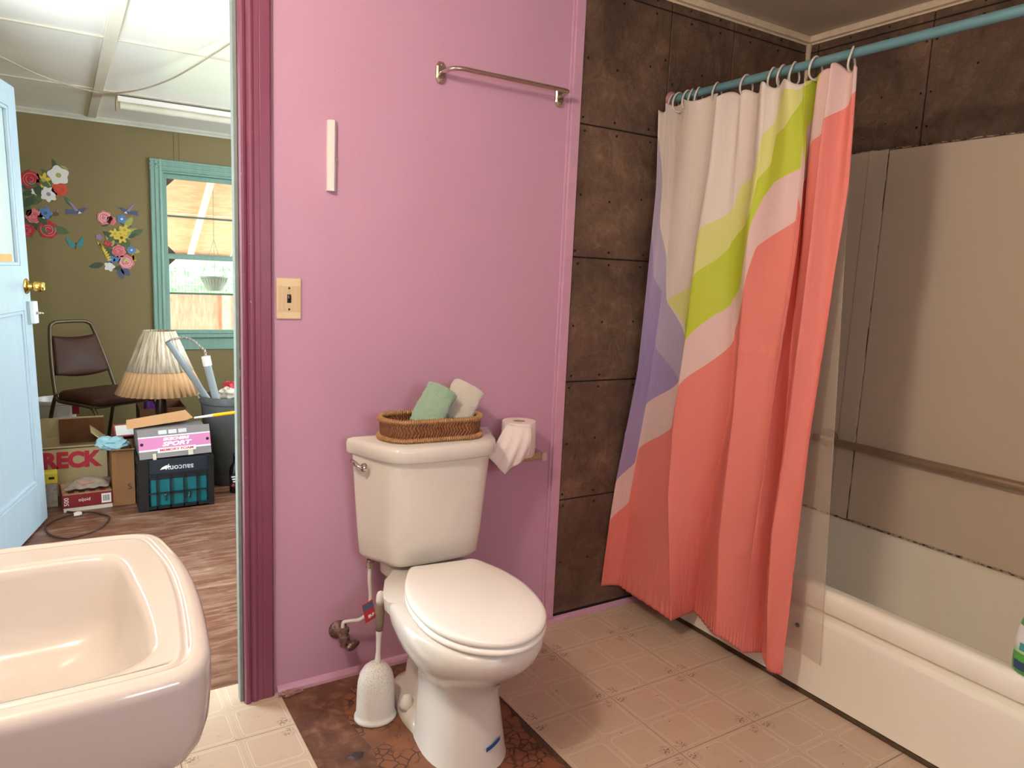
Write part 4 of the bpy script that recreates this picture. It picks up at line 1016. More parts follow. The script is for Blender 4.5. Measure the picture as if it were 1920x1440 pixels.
for (xa_, xb_) in ((-.9, .28), (.285, 1.45), (1.455, 2.8)):
    B(xa_, xb_, 5.84, 5.86, -.15, .985).build('low_wall_board', 'ply2', porch)
B(1.41, 1.49, 5.80, 5.84, -.15, .99).build('low_wall_post', 'ply', porch)
sc = MB()
for k in range(120): 
    x = -.8 + k * .03; sc.box(x, x + .0035, 5.90, 5.904, .98, roofz(6) - .05)
for k in range(5): sc.box(-.8, 2.8, 5.904, 5.907, 1.0 + k * .07, 1.003 + k * .07)
o = sc.build('screen_mesh', simple('pale_screen_wire', (206, 222, 204), .6), porch); o['kind'] = 'stuff'
ground = struct(B(-12, 14, 3.95, 22, -.36, -.30).build('ground', simple('garden_lawn', (120, 168, 92), .9, amount=.25, nscale=4)), 'lawn outside')
random.seed(21)
hd = MB()
for k in range(5200):
    x = random.uniform(-2.5, 6.5); z = random.uniform(-.3, 2.6); y = 8.2 + random.uniform(-.25, .5) + .2 * math.sin(x * 2.1)
    s_ = random.uniform(.03, .075); a = random.uniform(0, 6.28); b_ = random.uniform(-1, 1)
    d1 = Vector((math.cos(a), math.sin(a) * .5, b_)).normalized() * s_; d2 = Vector((-math.sin(a), math.cos(a) * .4, random.uniform(-.8, .8))).normalized() * s_ * .5
    c_ = Vector((x, y, z)); n0 = len(hd.v)
    hd.v += [tuple(c_ - d1), tuple(c_ + d2), tuple(c_ + d1), tuple(c_ - d2)]; hd.f.append((n0, n0 + 1, n0 + 2, n0 + 3))
hedge = thing('hedge', (2, 8.4, -.3), 'pale green hedge beyond the porch screen', 'hedge')
g = G('pale_green_leaf'); tl = g.n.new('ShaderNodeBsdfTranslucent'); ms = g.n.new('ShaderNodeMixShader'); ms.inputs[0].default_value = .4  # leaves in mottled pale green, partly translucent
lc = g.mix(g.noise(g.pos(), 3), lin((96, 160, 96)), lin((150, 200, 140))); g.out(lc, .6); g.put(tl.inputs[0], lc)
g.link(g.b.outputs[0], ms.inputs[1]); g.link(tl.outputs[0], ms.inputs[2]); g.link(ms.outputs[0], g.n['Material Output'].inputs[0]); M['leaf'] = g.m
o = hd.xf(Matrix.Translation((-2, -8.4, .3))).build('foliage', 'leaf', hedge); o['kind'] = 'stuff'
MB().grid(lambda u, v: (-4.5 + 9 * u, .35 + .25 * math.sin(u * 30) * math.sin(v * 9), 2.75 * v), 60, 16).build('inner_growth', simple('dense_leaf_mass', (128, 186, 118), .9, amount=.4, nscale=14), hedge)
# hanging basket on the porch
hb = thing('hanging_basket', (1.183, 4.90, 1.05), 'pale plastic hanging planter outside the far window', 'planter')
M['hb'] = simple('pale_planter_plastic', (120, 128, 116), .5, amount=.08, nscale=40)
mb = MB(); mb.lathe([(.062, 0), (.075, .02), (.10, .085), (.112, .115), (.122, .120), (.122, .128), (.108, .128), (.098, .10), (.06, .012)], n=28, cap1=False); mb.build('pot', 'hb', hb, smooth=True, auto=.6)
rbm = MB()
for k in range(28):
    a = 2 * PI * k / 28; rbm.tube([(.068 * math.cos(a), .068 * math.sin(a), .012), (.103 * math.cos(a), .103 * math.sin(a), .09), (.113 * math.cos(a), .113 * math.sin(a), .115)], .003, 4)
o = rbm.build('ribs', 'hb', hb); o['kind'] = 'stuff'
for a in (.4, 2.5, 4.6):
    MB().tube([(.118 * math.cos(a), .118 * math.sin(a), .125), (.03 * math.cos(a), .03 * math.sin(a), .36), (.002 * math.cos(a), .002 * math.sin(a), .45)], .0025, 5).build('hanger_wire', 'hb', hb)
MB().tube([(0, 0, .45), (0, 0, roofz(4.9) - 1.05 - .003)], .003, 5).build('hook', 'hb', hb)

# ---- pale blue door standing open
ang = math.atan2(.25, .968)
dr = struct(bpy.data.objects.new('door_1', None)); COL.objects.link(dr); dr['label'] = 'pale blue half-glazed door standing open in the far room'
# local frame: x = along the door from the free edge to the hinge, y = thickness (+y away from viewer side), z up
fx_, fy_ = -.097, 2.018
ax_ = Vector((-.25, -.968, 0)).normalized(); nz_ = Vector((-.024, 0, 1)).normalized(); ay_ = nz_.cross(ax_).normalized()
dr.matrix_world = Matrix(((ax_.x, ay_.x, nz_.x, fx_), (ax_.y, ay_.y, nz_.y, fy_), (ax_.z, ay_.z, nz_.z, .012), (0, 0, 0, 1)))
# find which local y side faces the room (+X)
sd = 1 if ay_.x > 0 else -1
DW, DH = .80, 2.03
def db(x0, x1, d0, d1, z0, z1, name, mat, bevel=.0, parent=None):
    y0, y1 = sorted((sd * d0, sd * d1))
    return B(x0, x1, y0, y1, z0, z1).build(name, mat, parent or dr, bevel=bevel)
db(0, .095, -.038, 0, 0, DH, 'stile', 'blue_door', .003)
db(DW - .095, DW, -.038, 0, 0, DH, 'stile', 'blue_door', .003)
db(.095, DW - .095, -.038, 0, 0, .205, 'rail', 'blue_door', .002)
db(.095, DW - .095, -.038, 0, 1.03, 1.235, 'rail', 'blue_door', .002)
db(.095, DW - .095, -.038, 0, 1.93, DH, 'rail', 'blue_door', .002)
db(.095, DW - .095, -.030, -.012, .205, 1.03, 'panel', 'blue_door')
for (x0, x1, z0, z1) in ((.095, .112, .205, 1.03), (DW - .112, DW - .095, .205, 1.03), (.112, DW - .112, .205, .222), (.112, DW - .112, 1.013, 1.03), (.095, .110, 1.235, 1.93), (DW - .110, DW - .095, 1.235, 1.93), (.110, DW - .110, 1.235, 1.25), (.110, DW - .110, 1.915, 1.93)):
    db(x0, x1, -.020, -.004, z0, z1, 'bead', 'blue_door', .003)
g = G('frosted_door_glass'); n_ = g.noise(g.scale(g.pos(), (9, 9, 2)), 14, 4)
g.bump(n_, .5, .004)
M['frost'] = g.out(g.mix(n_, lin((184, 200, 198)), lin((214, 226, 224))), .3)
db(.110, DW - .110, -.026, -.020, 1.25, 1.915, 'glass', 'frost')
db(.15, .30, -.019, -.0165, 1.251, 1.285, 'torn_paper', simple('orange_paper', (220, 170, 110), .8))
def on_door(prof, x, z, mat, name, n=20, parent=None):
    o = MB().lathe(prof, n=n).xf(Matrix.Translation((x, 0, z)) @ Matrix.Rotation(-sd * PI / 2, 4, 'X')).build(name, mat, parent or dr, smooth=True, auto=.6)
    return o
on_door([(.034, 0), (.036, .003), (.030, .008), (.014, .012), (.012, .026), (.016, .032), (.024, .036), (.025, .056), (.021, .064), (.023, .066), (.023, .071), (.018, .074), (.004, .072)], .052, 1.140, 'brass', 'knob')
lk = db(.008, .062, 0, .030, .965, 1.07, 'rim_lock', simple('grey_lock_paint', (212, 220, 226), .4), .004)
db(.062, .070, 0, .012, .965, 1.07, 'lock_side', simple('blue_grey_paint', (150, 170, 176), .5), 0)
MB().tube([(.035, sd * .030, 1.015), (.035, sd * .048, 1.015), (.030, sd * .056, 1.010)], .006, 8).build('thumb_turn', 'old_chrome', lk, smooth=True)
for z in (.25, 1.05, 1.8):
    MB().tube([(DW, sd * .004, z - .045), (DW, sd * .004, z + .045)], .007, 8).build('hinge', 'old_chrome', dr, smooth=True)

# ---- flower decals on the far wall
DY = FY1 - .0012
def flat(pts, d=0.0, th=.0006):
    m = MB(); n = len(pts)
    return m.loft([[(x, DY - d, z) for x, z in pts], [(x, DY - d - th, z) for x, z in pts]])
def petal_mat(nm, a, b):
    if nm not in M:
        g = G(nm); M[nm] = g.out(g.mix(g.noise(g.pos(), 70, 4, .6, 1.5), lin(a), lin(b)), .5)
    return nm
petal_mat('p_red', (150, 22, 34), (196, 40, 52)); petal_mat('p_orange', (196, 60, 36), (216, 84, 44)); petal_mat('p_white', (206, 204, 196), (232, 228, 220)); petal_mat('p_yellow', (200, 164, 36), (232, 204, 76))
petal_mat('p_pink', (196, 84, 98), (232, 142, 144)); petal_mat('p_blue', (56, 84, 150), (96, 150, 196)); petal_mat('p_green', (52, 78, 46), (92, 112, 64)); petal_mat('p_dgreen', (40, 58, 44), (70, 88, 58)); petal_mat('p_lgreen', (140, 146, 70), (176, 176, 90)); petal_mat('p_violet', (120, 100, 140), (160, 140, 170)); petal_mat('p_navy', (52, 58, 92), (92, 96, 128)); petal_mat('p_brown', (72, 50, 34), (120, 84, 44)); petal_mat('p_teal', (36, 110, 120), (66, 150, 152))
def flower(par, x, z, r, mat, n=6, depth=.35, c='p_yellow', ph=0.0, lay=0.0014):
    m = bpy.data.objects.new('flower', None); 
    pts = [(x + r * (1 - depth * .5 + depth * .5 * math.cos(n * a)) * math.cos(a + ph), z + r * (1 - depth * .5 + depth * .5 * math.cos(n * a)) * math.sin(a + ph)) for a in [k * 2 * PI / 48 for k in range(48)]]
    o = flat(pts, lay).build('flower', mat, par)
    if c: flat([(x + r * .25 * math.cos(a), z + r * .25 * math.sin(a)) for a in [k * PI / 6 for k in range(12)]], lay + .0006).build('flower_centre', c, o)
def rose(par, x, z, r, mat, inner, ph=0.0):
    o = flat([(x + r * (.93 + .07 * math.cos(7 * a + ph)) * math.cos(a), z + r * (.93 + .07 * math.cos(7 * a + ph)) * math.sin(a)) for a in [k * 2 * PI / 42 for k in range(42)]], .0014).build('rose', mat, par)
    for q, rr__ in enumerate((.72, .48, .26)):
        m = MB(); a0 = ph + q * 1.9
        pts = [(x + r * rr__ * math.cos(a), z + r * rr__ * math.sin(a)) for a in [a0 + k * .22 for k in range(19)]] + [(x + r * (rr__ - .07) * math.cos(a), z + r * (rr__ - .07) * math.sin(a)) for a in [a0 + k * .22 for k in range(18, -1, -1)]]
        flat(pts, .0020).build('petal_edge', inner, o)
def leaf(par, x, z, L, a, mat='p_green', w=.32, lay=.0002):
    c, s_ = math.cos(a), math.sin(a); pts = []
    for t, k in ((0, 0), (.2, .7), (.5, 1), (.8, .6), (1, 0), (.8, -.6), (.5, -1), (.2, -.7)):
        u_, v_ = t * L, k * L * w * .5; pts.append((x + u_ * c - v_ * s_, z + u_ * s_ + v_ * c))
    flat(pts, lay).build('leaf', mat, par)
d1 = thing('flower_decal', (-.05, DY, 1.42), 'red, white and yellow flower bouquet wall decal beside the blue door', 'wall decal', 'flower decals on the far wall')
d1.location = (0, 0, 0)
random.seed(4)
for k in range(34): leaf(d1, random.uniform(-.17, -.03), random.uniform(1.46, 1.80), random.uniform(.06, .11), random.uniform(0, 6.28), random.choice(['p_green', 'p_dgreen']), .5, .0001 + k * .00005)
leaf(d1, .018, 1.86, .085, 1.9, 'p_dgreen'); leaf(d1, -.02, 1.83, .07, 2.6, 'p_green'); leaf(d1, .05, 1.70, .08, -1.0, 'p_green'); leaf(d1, .035, 1.90, .05, -.4, 'p_lgreen')
rose(d1, -.135, 1.79, .062, 'p_red', 'p_pink', .4); flower(d1, -.065, 1.795, .052, 'p_yellow', 6, .55, 'p_lgreen', .3); rose(d1, .025, 1.745, .05, 'p_orange', 'p_red', 1.0)
flower(d1, .022, 1.835, .066, 'p_white', 5, .22, 'p_lgreen', .5, .0022); flower(d1, -.04, 1.705, .053, 'p_white', 7, .25, 'p_violet', .2)
flower(d1, -.115, 1.715, .025, 'p_white', 5, .3, None); rose(d1, -.13, 1.555, .05, 'p_pink', 'p_red', 2.0); rose(d1, -.052, 1.472, .062, 'p_red', 'p_pink', 2.7); flower(d1, -.062, 1.58, .042, 'p_blue', 5, .3, 'p_navy'); flower(d1, -.09, 1.545, .022, 'p_white', 5, .3, None); rose(d1, -.17, 1.46, .045, 'p_red', 'p_pink', 1.1)
d2 = thing('flower_decal', (0, 0, 0), 'pink rose and yellow lily bouquet wall decal left of the window', 'wall decal', 'flower decals on the far wall')
for k in range(36): leaf(d2, random.uniform(.27, .44), random.uniform(1.24, 1.58), random.uniform(.05, .10), random.uniform(0, 6.28), random.choice(['p_green', 'p_dgreen', 'p_lgreen']), .45, .0001 + k * .00004)
rose(d2, .285, 1.575, .050, 'p_pink', 'p_white', .4); rose(d2, .325, 1.560, .032, 'p_pink', 'p_red', 1.4); flower(d2, .390, 1.575, .034, 'p_blue', 5, .25, 'p_white'); flower(d2, .405, 1.500, .040, 'p_yellow', 5, .5, 'p_lgreen'); flower(d2, .345, 1.470, .040, 'p_yellow', 6, .5, 'p_lgreen', .5, .002); flower(d2, .385, 1.445, .042, 'p_yellow', 6, .5, 'p_brown', .2, .0024)
flower(d2, .245, 1.440, .022, 'p_violet', 5, .3, None); rose(d2, .300, 1.400, .026, 'p_red', 'p_pink'); rose(d2, .365, 1.350, .046, 'p_pink', 'p_red', .9); rose(d2, .410, 1.278, .054, 'p_pink', 'p_white', 2.2); flower(d2, .445, 1.362, .030, 'p_blue', 5, .25, 'p_white'); flower(d2, .315, 1.288, .028, 'p_blue', 5, .3, None); flower(d2, .350, 1.292, .026, 'p_blue', 5, .3, None); flower(d2, .303, 1.240, .036, 'p_white', 5, .3, None)
leaf(d2, .375, 1.245, .085, -.9, 'p_navy', .6); leaf(d2, .36, 1.24, .09, -1.3, 'p_navy', .5)
for k in range(9): leaf(d2, .255 + .004 * k, 1.38 - .012 * k, .035, 2.2 - .25 * k, 'p_yellow', .4, .002)
for k in range(7): leaf(d2, .45 + .004 * k, 1.29 + .010 * (k % 3), .032, 1.2 + .3 * k, 'p_yellow', .4, .002)
def bird(x, z, s_, flip, label):
    b = thing('hummingbird_decal', (0, 0, 0), label, 'wall decal', 'hummingbird decals on the far wall')
    X = lambda u_: x + flip * u_ * s_
    flat([(X(-.9), z + .15 * s_), (X(-.3), z + .12 * s_), (X(.35), z + .30 * s_), (X(.55), z + .42 * s_), (X(.68), z + .32 * s_), (X(1.0), z + .42 * s_), (X(.66), z + .22 * s_), (X(.45), z - .05 * s_), (X(.1), z - .28 * s_), (X(-.4), z - .25 * s_), (X(-.9), z - .35 * s_)], .0004).build('body', 'p_navy', b)
    flat([(X(.1), z + .1 * s_), (X(-.25), z + .55 * s_), (X(-.75), z + 1.0 * s_), (X(-.35), z + .35 * s_), (X(-.15), z)], .001).build('wing', 'p_violet', b)
    flat([(X(.15), z + .05 * s_), (X(.35), z - .12 * s_), (X(.05), z - .22 * s_)], .001).build('belly', 'p_white', b)
bird(.122, 1.605, .075, 1, 'blue hummingbird decal between the two bouquets'); bird(.430, 1.628, .070, -1, 'hummingbird decal at the top of the rose bouquet')
bf = thing('butterfly_decal', (0, 0, 0), 'teal butterfly decal low on the far wall', 'wall decal')
flat([(.105, 1.375), (.06, 1.425), (.045, 1.42), (.065, 1.37), (.085, 1.355)], .0004).build('wing', 'p_teal', bf); flat([(.105, 1.375), (.145, 1.44), (.152, 1.43), (.15, 1.385), (.13, 1.36)], .0004).build('wing', 'p_teal', bf); flat([(.100, 1.35), (.106, 1.35), (.112, 1.395), (.105, 1.395)], .001).build('body', 'p_brown', bf)
be = thing('bee_decal', (0, 0, 0), 'small brown bee decal beside the red bouquet', 'wall decal')
flat([(-.01 + .024 * math.cos(a), 1.578 + .014 * math.sin(a)) for a in [k * PI / 8 for k in range(16)]], .0004).build('body', 'p_brown', be); flat([(-.02, 1.585), (-.045, 1.60), (-.05, 1.59)], .001).build('wing', 'p_violet', be); flat([(0, 1.588), (.006, 1.612), (.016, 1.605)], .001).build('wing', 'p_violet', be)

# ---- stacking chair
ch = thing('stacking_chair', (.120, 3.24, 0), 'brown vinyl banquet chair with bronze tube frame', 'chair', rz=math.radians(32))
M['bronze'] = simple('bronze_tube_enamel', (84, 68, 48), .35, .3)
M['vinyl_b'] = simple('brown_chair_vinyl', (66, 38, 26), .58, amount=.12, nscale=6, spec=.3)
# local: +x = to the right as seen, chair faces -y/right; back plane at y=+.0
bk_w0, bk_w1 = .19, .155
pl = smooth_open([(-.20, .0, .44), (-.195, .02, .50), (-.175, .07, .66), (-.140, .125, .84), (-.115, .135, .875), (-.07, .138, .885), (.07, .138, .885), (.115, .135, .875), (.140, .125, .84), (.175, .07, .66), (.195, .02, .50), (.20, .0, .44)], 5)
MB().tube(pl, .0115, 10).build('back_frame', 'bronze', ch, smooth=True)
def backpad(u, v):
    w = .176 - .040 * v; z = .555 + .235 * v + (.016 * (abs(2 * u - 1) ** 2) - .008) * (1 if v > .5 else 1)
    y = .030 + .080 * v - .028 * (1 - (2 * u - 1) ** 2) * math.sin(PI * min(1, max(0, v))) ** .5
    return ((2 * u - 1) * w, y, z)
o = MB().grid(backpad, 20, 12).build('backrest', 'vinyl_b', ch, smooth=True); s2 = o.modifiers.new('t', 'SOLIDIFY'); s2.thickness = .018; s2.offset = 0
MB().loft([[(p[0], p[1], z) for p in rrect(0, -.20, .205 - i_, .205 - i_, .06, z)] for z, i_ in ((.415, .012), (.425, .0), (.455, .0), (.47, .012), (.478, .05), (.480, .12))]).build('seat', 'vinyl_b', ch, smooth=True)
for s_ in (-1, 1):
    MB().tube(smooth_open([(s_ * .20, .0, .44), (s_ * .205, -.03, .415), (s_ * .205, -.08, .41), (s_ * .205, -.33, .41), (s_ * .206, -.375, .39), (s_ * .207, -.40, .33), (s_ * .215, -.43, .0)], 5), .0115, 10).build('leg', 'bronze', ch, smooth=True)
    MB().tube(smooth_open([(s_ * .20, .0, .44), (s_ * .205, .03, .36), (s_ * .21, .09, .16), (s_ * .212, .13, .0)], 5), .0115, 10).build('leg', 'bronze', ch, smooth=True)
MB().tube([(-.205, -.34, .40), (.205, -.34, .40)], .008, 8).build('stretcher', 'bronze', ch, smooth=True)

# ---- table lamp on a carton
def carton(name, x0, x1, y0, y1, h, mat, label, th=.006, flaps=(), z0=0.0, rz=0.0):
    c = thing(name, ((x0 + x1) / 2, (y0 + y1) / 2, z0), label, 'box', rz=rz); w, d = (x1 - x0) / 2, (y1 - y0) / 2
    for (a, b, e, f_) in ((-w, w, -d, -d + th), (-w, w, d - th, d), (-w, -w + th, -d + th, d - th), (w - th, w, -d + th, d - th)):
        B(a, b, e, f_, .001, h).build('side', mat, c)
    B(-w + th, w - th, -d + th, d - th, .001, th).build('bottom', mat, c)
    for side, lift, L in flaps:
        m = MB().box(-w, w, 0, L, 0, .005) if side in 'fb' else MB().box(-d, d, 0, L, 0, .005)
        rot = {'f': 0, 'b': PI, 'l': -PI / 2, 'r': PI / 2}[side]
        off = {'f': (0, -d, h), 'b': (0, d, h), 'l': (-w, 0, h), 'r': (w, 0, h)}[side]
        m.xf(Matrix.Translation(off) @ Matrix.Rotation(rot, 4, 'Z') @ Matrix.Rotation(PI - lift if lift > 0 else lift, 4, 'X'))
        m.build('flap', mat, c)
    return c
carton('cardboard_carton', .34, .64, 2.42, 2.78, .28, 'card', 'closed brown carton the table lamp stands on', flaps=(('f', PI - .02, .17), ('b', PI - .02, .17)))
lp_ = thing('table_lamp', (.485, 2.60, .29), 'table lamp with dark wood base and stained pleated shade', 'lamp')
MB().lathe([(.075, 0), (.078, .012), (.06, .03), (.03, .045), (.026, .08), (.034, .12), (.030, .17), (.022, .22), (.020, .27), (.012, .28), (.012, .50)], n=24).build('base', simple('dark_turned_wood', (52, 24, 18), .35, amount=.3, nscale=14), lp_, smooth=True)
def shade_ring(r, z, amp, n=160, k=40, ph=0): return [((r + amp * math.cos(k * 2 * PI * j / n + ph)) * math.cos(2 * PI * j / n), (r + amp * math.cos(k * 2 * PI * j / n + ph)) * math.sin(2 * PI * j / n), z) for j in range(n)]
g = G('stained_shade_fabric'); sp_ = g.sep(g.tc('Object')); an = g.math('ARCTAN2', sp_[1], sp_[0])
cv = g.n.new('ShaderNodeCombineXYZ'); g.put(cv.inputs[0], g.math('MULTIPLY', an, 3.0)); g.put(cv.inputs[2], g.math('MULTIPLY', sp_[2], 1.6))
stn = g.noise(cv.outputs[0], 3.2, 5, .6)
M['shade_top'] = g.out(g.ramp(stn, [(.30, lin((120, 100, 72))), (.45, lin((184, 164, 136))), (.56, lin((222, 208, 188))), (.8, lin((238, 228, 212)))]), .8)
M['shade_low'] = simple('tan_pleated_shade', (206, 162, 116), .75, amount=.05)
mb = MB().loft([shade_ring(.086, .600, .0015), shade_ring(.13, .49, .0022), shade_ring(.179, .368, .003), shade_ring(.177, .368, .003), shade_ring(.084, .598, .0015)], False, False)
mb.build('upper_shade', 'shade_top', lp_, smooth=True)
mb = MB().loft([shade_ring(.150, .415, .005), shade_ring(.175, .365, .0065), shade_ring(.236, .232, .0088), shade_ring(.233, .232, .0088), shade_ring(.148, .413, .005)], False, False)
mb.build('lower_shade', 'shade_low', lp_, smooth=True)
for a in range(3): MB().tube([(0, 0, .50), (.085 * math.cos(a * 2.09), .085 * math.sin(a * 2.09), .597)], .002, 5).build('shade_spoke', 'brass', lp_)
# purple and red bag behind the lamp, on its own carton
carton('cardboard_carton', .41, .69, 3.12, 3.40, .33, 'card_dark', 'dark carton behind the lamp holding the purple bag', flaps=(('b', 1.1, .12),))
pb = thing('plastic_bag', (.505, 3.22, .008), 'red and purple printed plastic bag behind the lamp post', 'bag')
def bagf(u, v):
    a = u * 2 * PI; w = .062 * (1 - .35 * max(0, v - .7) / .3); d = .035 * (1 - .8 * v * v)
    return (w * math.copysign(abs(math.cos(a)) ** .6, math.cos(a)), d * math.sin(a), .5 * v)
g = G('red_purple_print'); z_ = g.sep(g.tc('Object'))[2]
c_ = g.mix(g.math('GREATER_THAN', g.math('ADD', z_, g.math('MULTIPLY', g.noise(g.pos(), 20), .05)), .405), lin((84, 34, 110)), lin((206, 40, 60)))
M['bagp'] = g.out(g.mix(g.step(g.noise(g.pos(), 36, 3), .66, .70), c_, lin((220, 214, 220))), .3)
MB().grid(bagf, 28, 14).build('pouch', 'bagp', pb, smooth=True)
MB().tube([(-.045, 0, .5), (.045, 0, .5)], .006, 6).build('seal', 'bagp', pb)

# ---- grey bin with tubes and papers
bn = thing('waste_bin', (.862, 2.40, 0), 'dark grey plastic waste bin beside the door casing', 'bin')
M['bin'] = simple('grey_bin_plastic', (78, 80, 80), .55, amount=.18, nscale=30)
MB().lathe([(.150, .001), (.155, .01), (.172, .25), (.186, .48), (.193, .485), (.196, .52), (.190, .528), (.182, .524), (.178, .48), (.145, .012)], n=40, cap1=False).build('body', 'bin', bn, smooth=True, auto=.8)
MB().tube(smooth_open([(-.196, -.02, .515), (-.206, -.03, .535), (-.196, -.04, .55), (-.182, -.04, .54), (-.185, -.03, .52)], 5), .005, 7).build('handle_loop', simple('white_wire', (200, 196, 186), .4), bn, smooth=True)
M['tube'] = simple('grey_plastic_tube', (140, 148, 150), .35, amount=.06)
t1 = thing('plastic_tube', (.760, 2.36, .03), 'long grey open plastic tube leaning out of the bin', 'tube', 'grey tubes in the bin')
a0, a1 = Vector((.03, .0, .45)), Vector((-.262, -.055, .825)); dv = (a1 - a0).normalized(); st_ = a0 - dv * .30
pr_ = Vector((.11, .04, .02))
mb = MB(); path = [pr_ * 1.0, a0, a1]
m_ = MB(); m_.tube([tuple(Vector((.14, .06, .155))), tuple(a1)], .0185, 16, cap=False); m_.tube([tuple(Vector((.14, .06, .155))), tuple(a1)], .016, 16, cap=False); m_.build('shaft', 'tube', t1, smooth=True)
t2 = thing('capped_tube', (.80, 2.30, .03), 'shorter grey tube with white cap and chain in the bin', 'tube', 'grey tubes in the bin')
m_ = MB(); m_.tube([(.05, .0, .0), (-.105, 0.0, .705)], .021, 16); m_.build('shaft', 'tube', t2, smooth=True, auto=.7)
MB().tube([(-.100, 0, .685), (-.1095, 0, .738)], .0245, 16).build('cap', 'white_plastic', t2, smooth=True, auto=.7)
chn = smooth_open([(-.108, 0, .735), (-.115, 0, .77), (-.145, .0, .80), (-.175, 0, .83), (-.21, .005, .845), (-.255, .01, .84), (-.285, .01, .835)], 4)
cl = MB()
for k in range(len(chn) - 1):
    p = Vector(chn[k]).lerp(Vector(chn[k + 1]), .5); d_ = (Vector(chn[k + 1]) - Vector(chn[k])).normalized(); sidev = Vector((0, 1, 0)) if k % 2 else d_.cross(Vector((0, 1, 0))).normalized()
    cl.tube([p + d_ * .012 * math.cos(a) + sidev * .006 * math.sin(a) for a in [j * 2 * PI / 10 for j in range(10)]], .0016, 5, closed=True)
cl.build('chain', 'old_chrome', t2, smooth=True)
def crumple(name, loc, rx, ry, rz_, mat, label, cat, seed, amp=.45, freq=2.4, subd=3):
    import bmesh
    b = bmesh.new(); bmesh.ops.create_icosphere(b, subdivisions=subd, radius=1.0)
    for v in b.verts:
        n_ = mnoise.noise(v.co * freq + Vector((seed, 0, 0))) + .5 * mnoise.noise(v.co * freq * 2.3 + Vector((0, seed, 0)))
        v.co = v.co * (1 + amp * n_); v.co = Vector((v.co.x * rx, v.co.y * ry, max(-rz_ * .98, v.co.z * rz_)))
    me = bpy.data.meshes.new(name); b.to_mesh(me); b.free(); me.materials.append(M[mat] if isinstance(mat, str) else mat)
    o = bpy.data.objects.new(name, me); COL.objects.link(o); o.location = (loc[0], loc[1], loc[2] + rz_ * .98)
    return tag(o, label, cat)
crumple('crumpled_paper', (.84, 2.43, .46), .06, .06, .05, simple('white_red_wrapper', (214, 206, 190), .7), 'crumpled cream paper in the grey bin', 'paper', 3)
crumple('crumpled_wrapper', (.86, 2.51, .50), .045, .05, .045, simple('red_wrapper', (190, 40, 60), .4), 'crumpled red wrapper at the back of the bin', 'wrapper', 7)
crumple('paper_cup_stack', (.925, 2.36, .47), .045, .045, .055, simple('blue_white_print', (150, 176, 184), .5, amount=.4, nscale=40), 'blue and white packaging in the grey bin', 'packaging', 11, .2)

# ---- milk crate with teal case, shoe boxes
M['crate'] = simple('black_crate_plastic', (20, 22, 24), .4, amount=.15)
cr = thing('milk_crate', (.485, 2.12, .0), 'black plastic milk crate on the brown floor', 'crate')
cw, cd, chh = .182, .165, .275
def bars(face):
    for k in range(6):
        x = -cw + .02 + k * (2 * cw - .04) / 5
        if face in 'fb':
            y0 = -cd if face == 'f' else cd - .008
            B(x - .0035, x + .0035, y0, y0 + .008, .01, chh - .02 if face == 'b' else .185).build('upright', 'crate', cr)
        else:
            y = -cd + .02 + k * (2 * cd - .04) / 5; x0 = -cw if face == 'l' else cw - .008
            B(x0, x0 + .008, y - .0035, y + .0035, .01, chh - .02).build('upright', 'crate', cr)
for f_ in 'fblr': bars(f_)
for z, h in ((.0, .024), (.088, .007), (.185, .010), (.235, .04)):
    for (a, b, e, f_) in ((-cw, cw, -cd, -cd + .009), (-cw, cw, cd - .009, cd), (-cw, -cw + .009, -cd, cd), (cw - .009, cw, -cd, cd)):
        if z > .2 and e == -cd and f_ < 0: continue
        B(a, b, e, f_, z + .001, z + h).build('rail', 'crate', cr)
B(-cw, cw, -cd, cd, .001, .008).build('base', 'crate', cr)
for s_ in (-1, 1):
    B(s_ * cw - .030 * (s_ > 0) , s_ * cw + .045 * (s_ < 0), -cd - .001, -cd + .014, .0, .275).build('corner_post', 'crate', cr)
cse = thing('teal_case', (.485, 2.122, .009), 'teal plastic case inside the milk crate', 'case')
M['teal_p'] = simple('teal_plastic', (16, 98, 106), .3, amount=.1)
B(-.128, .150, -.148, .15, .0, .155).build('shell', 'teal_p', cse, bevel=.006)
MB().tube(smooth_open([(-.055, -.150, .045), (-.055, -.158, .045), (-.05, -.158, .075), (.05, -.158, .075), (.055, -.158, .045), (.055, -.150, .045)], 4), .005, 6).build('handle', simple('dark_teal_plastic', (14, 60, 66), .35), cse)
for x in (-.03, .03): B(x - .02, x + .02, -.151, -.147, .10, .128).build('latch', simple('dark_teal_latch', (20, 96, 104), .35), cse)
M['navy'] = simple('dark_navy_card', (22, 30, 42), .5, amount=.08)
sbx = thing('dark_shoe_box', (.490, 2.115, .166), 'dark navy shoe box lying on the teal case', 'shoe box')
B(-.165, .165, -.150, .14, .0, .105).build('box', 'navy', sbx, bevel=.002)
text('saucony', .042, simple('silver_print', (190, 196, 196), .5), sbx, Matrix.Translation((.01, -.1508, .055)) @ Matrix.Rotation(PI, 4, 'Y') @ Matrix.Rotation(PI / 2, 4, 'X'), bold=.0004)
MB().prism([(-.075, .062), (-.055, .072), (-.03, .066), (-.052, .055), (-.085, .050)], .1503, .1512).xf(Matrix(((1, 0, 0, 0), (0, 0, -1, 0), (0, 1, 0, 0), (0, 0, 0, 1)))).build('emblem', 'silver_print' if 'silver_print' in M else 'white_print', sbx)
B(-.16, -.145, -.1512, -.150, .012, .018).build('pink_mark', simple('pink_mark', (150, 40, 90), .5), sbx)
M['grey_card'] = simple('grey_shoe_card', (124, 118, 116), .6, amount=.06)
M['pink_card'] = simple('pink_shoe_card', (196, 120, 164), .55, amount=.05)
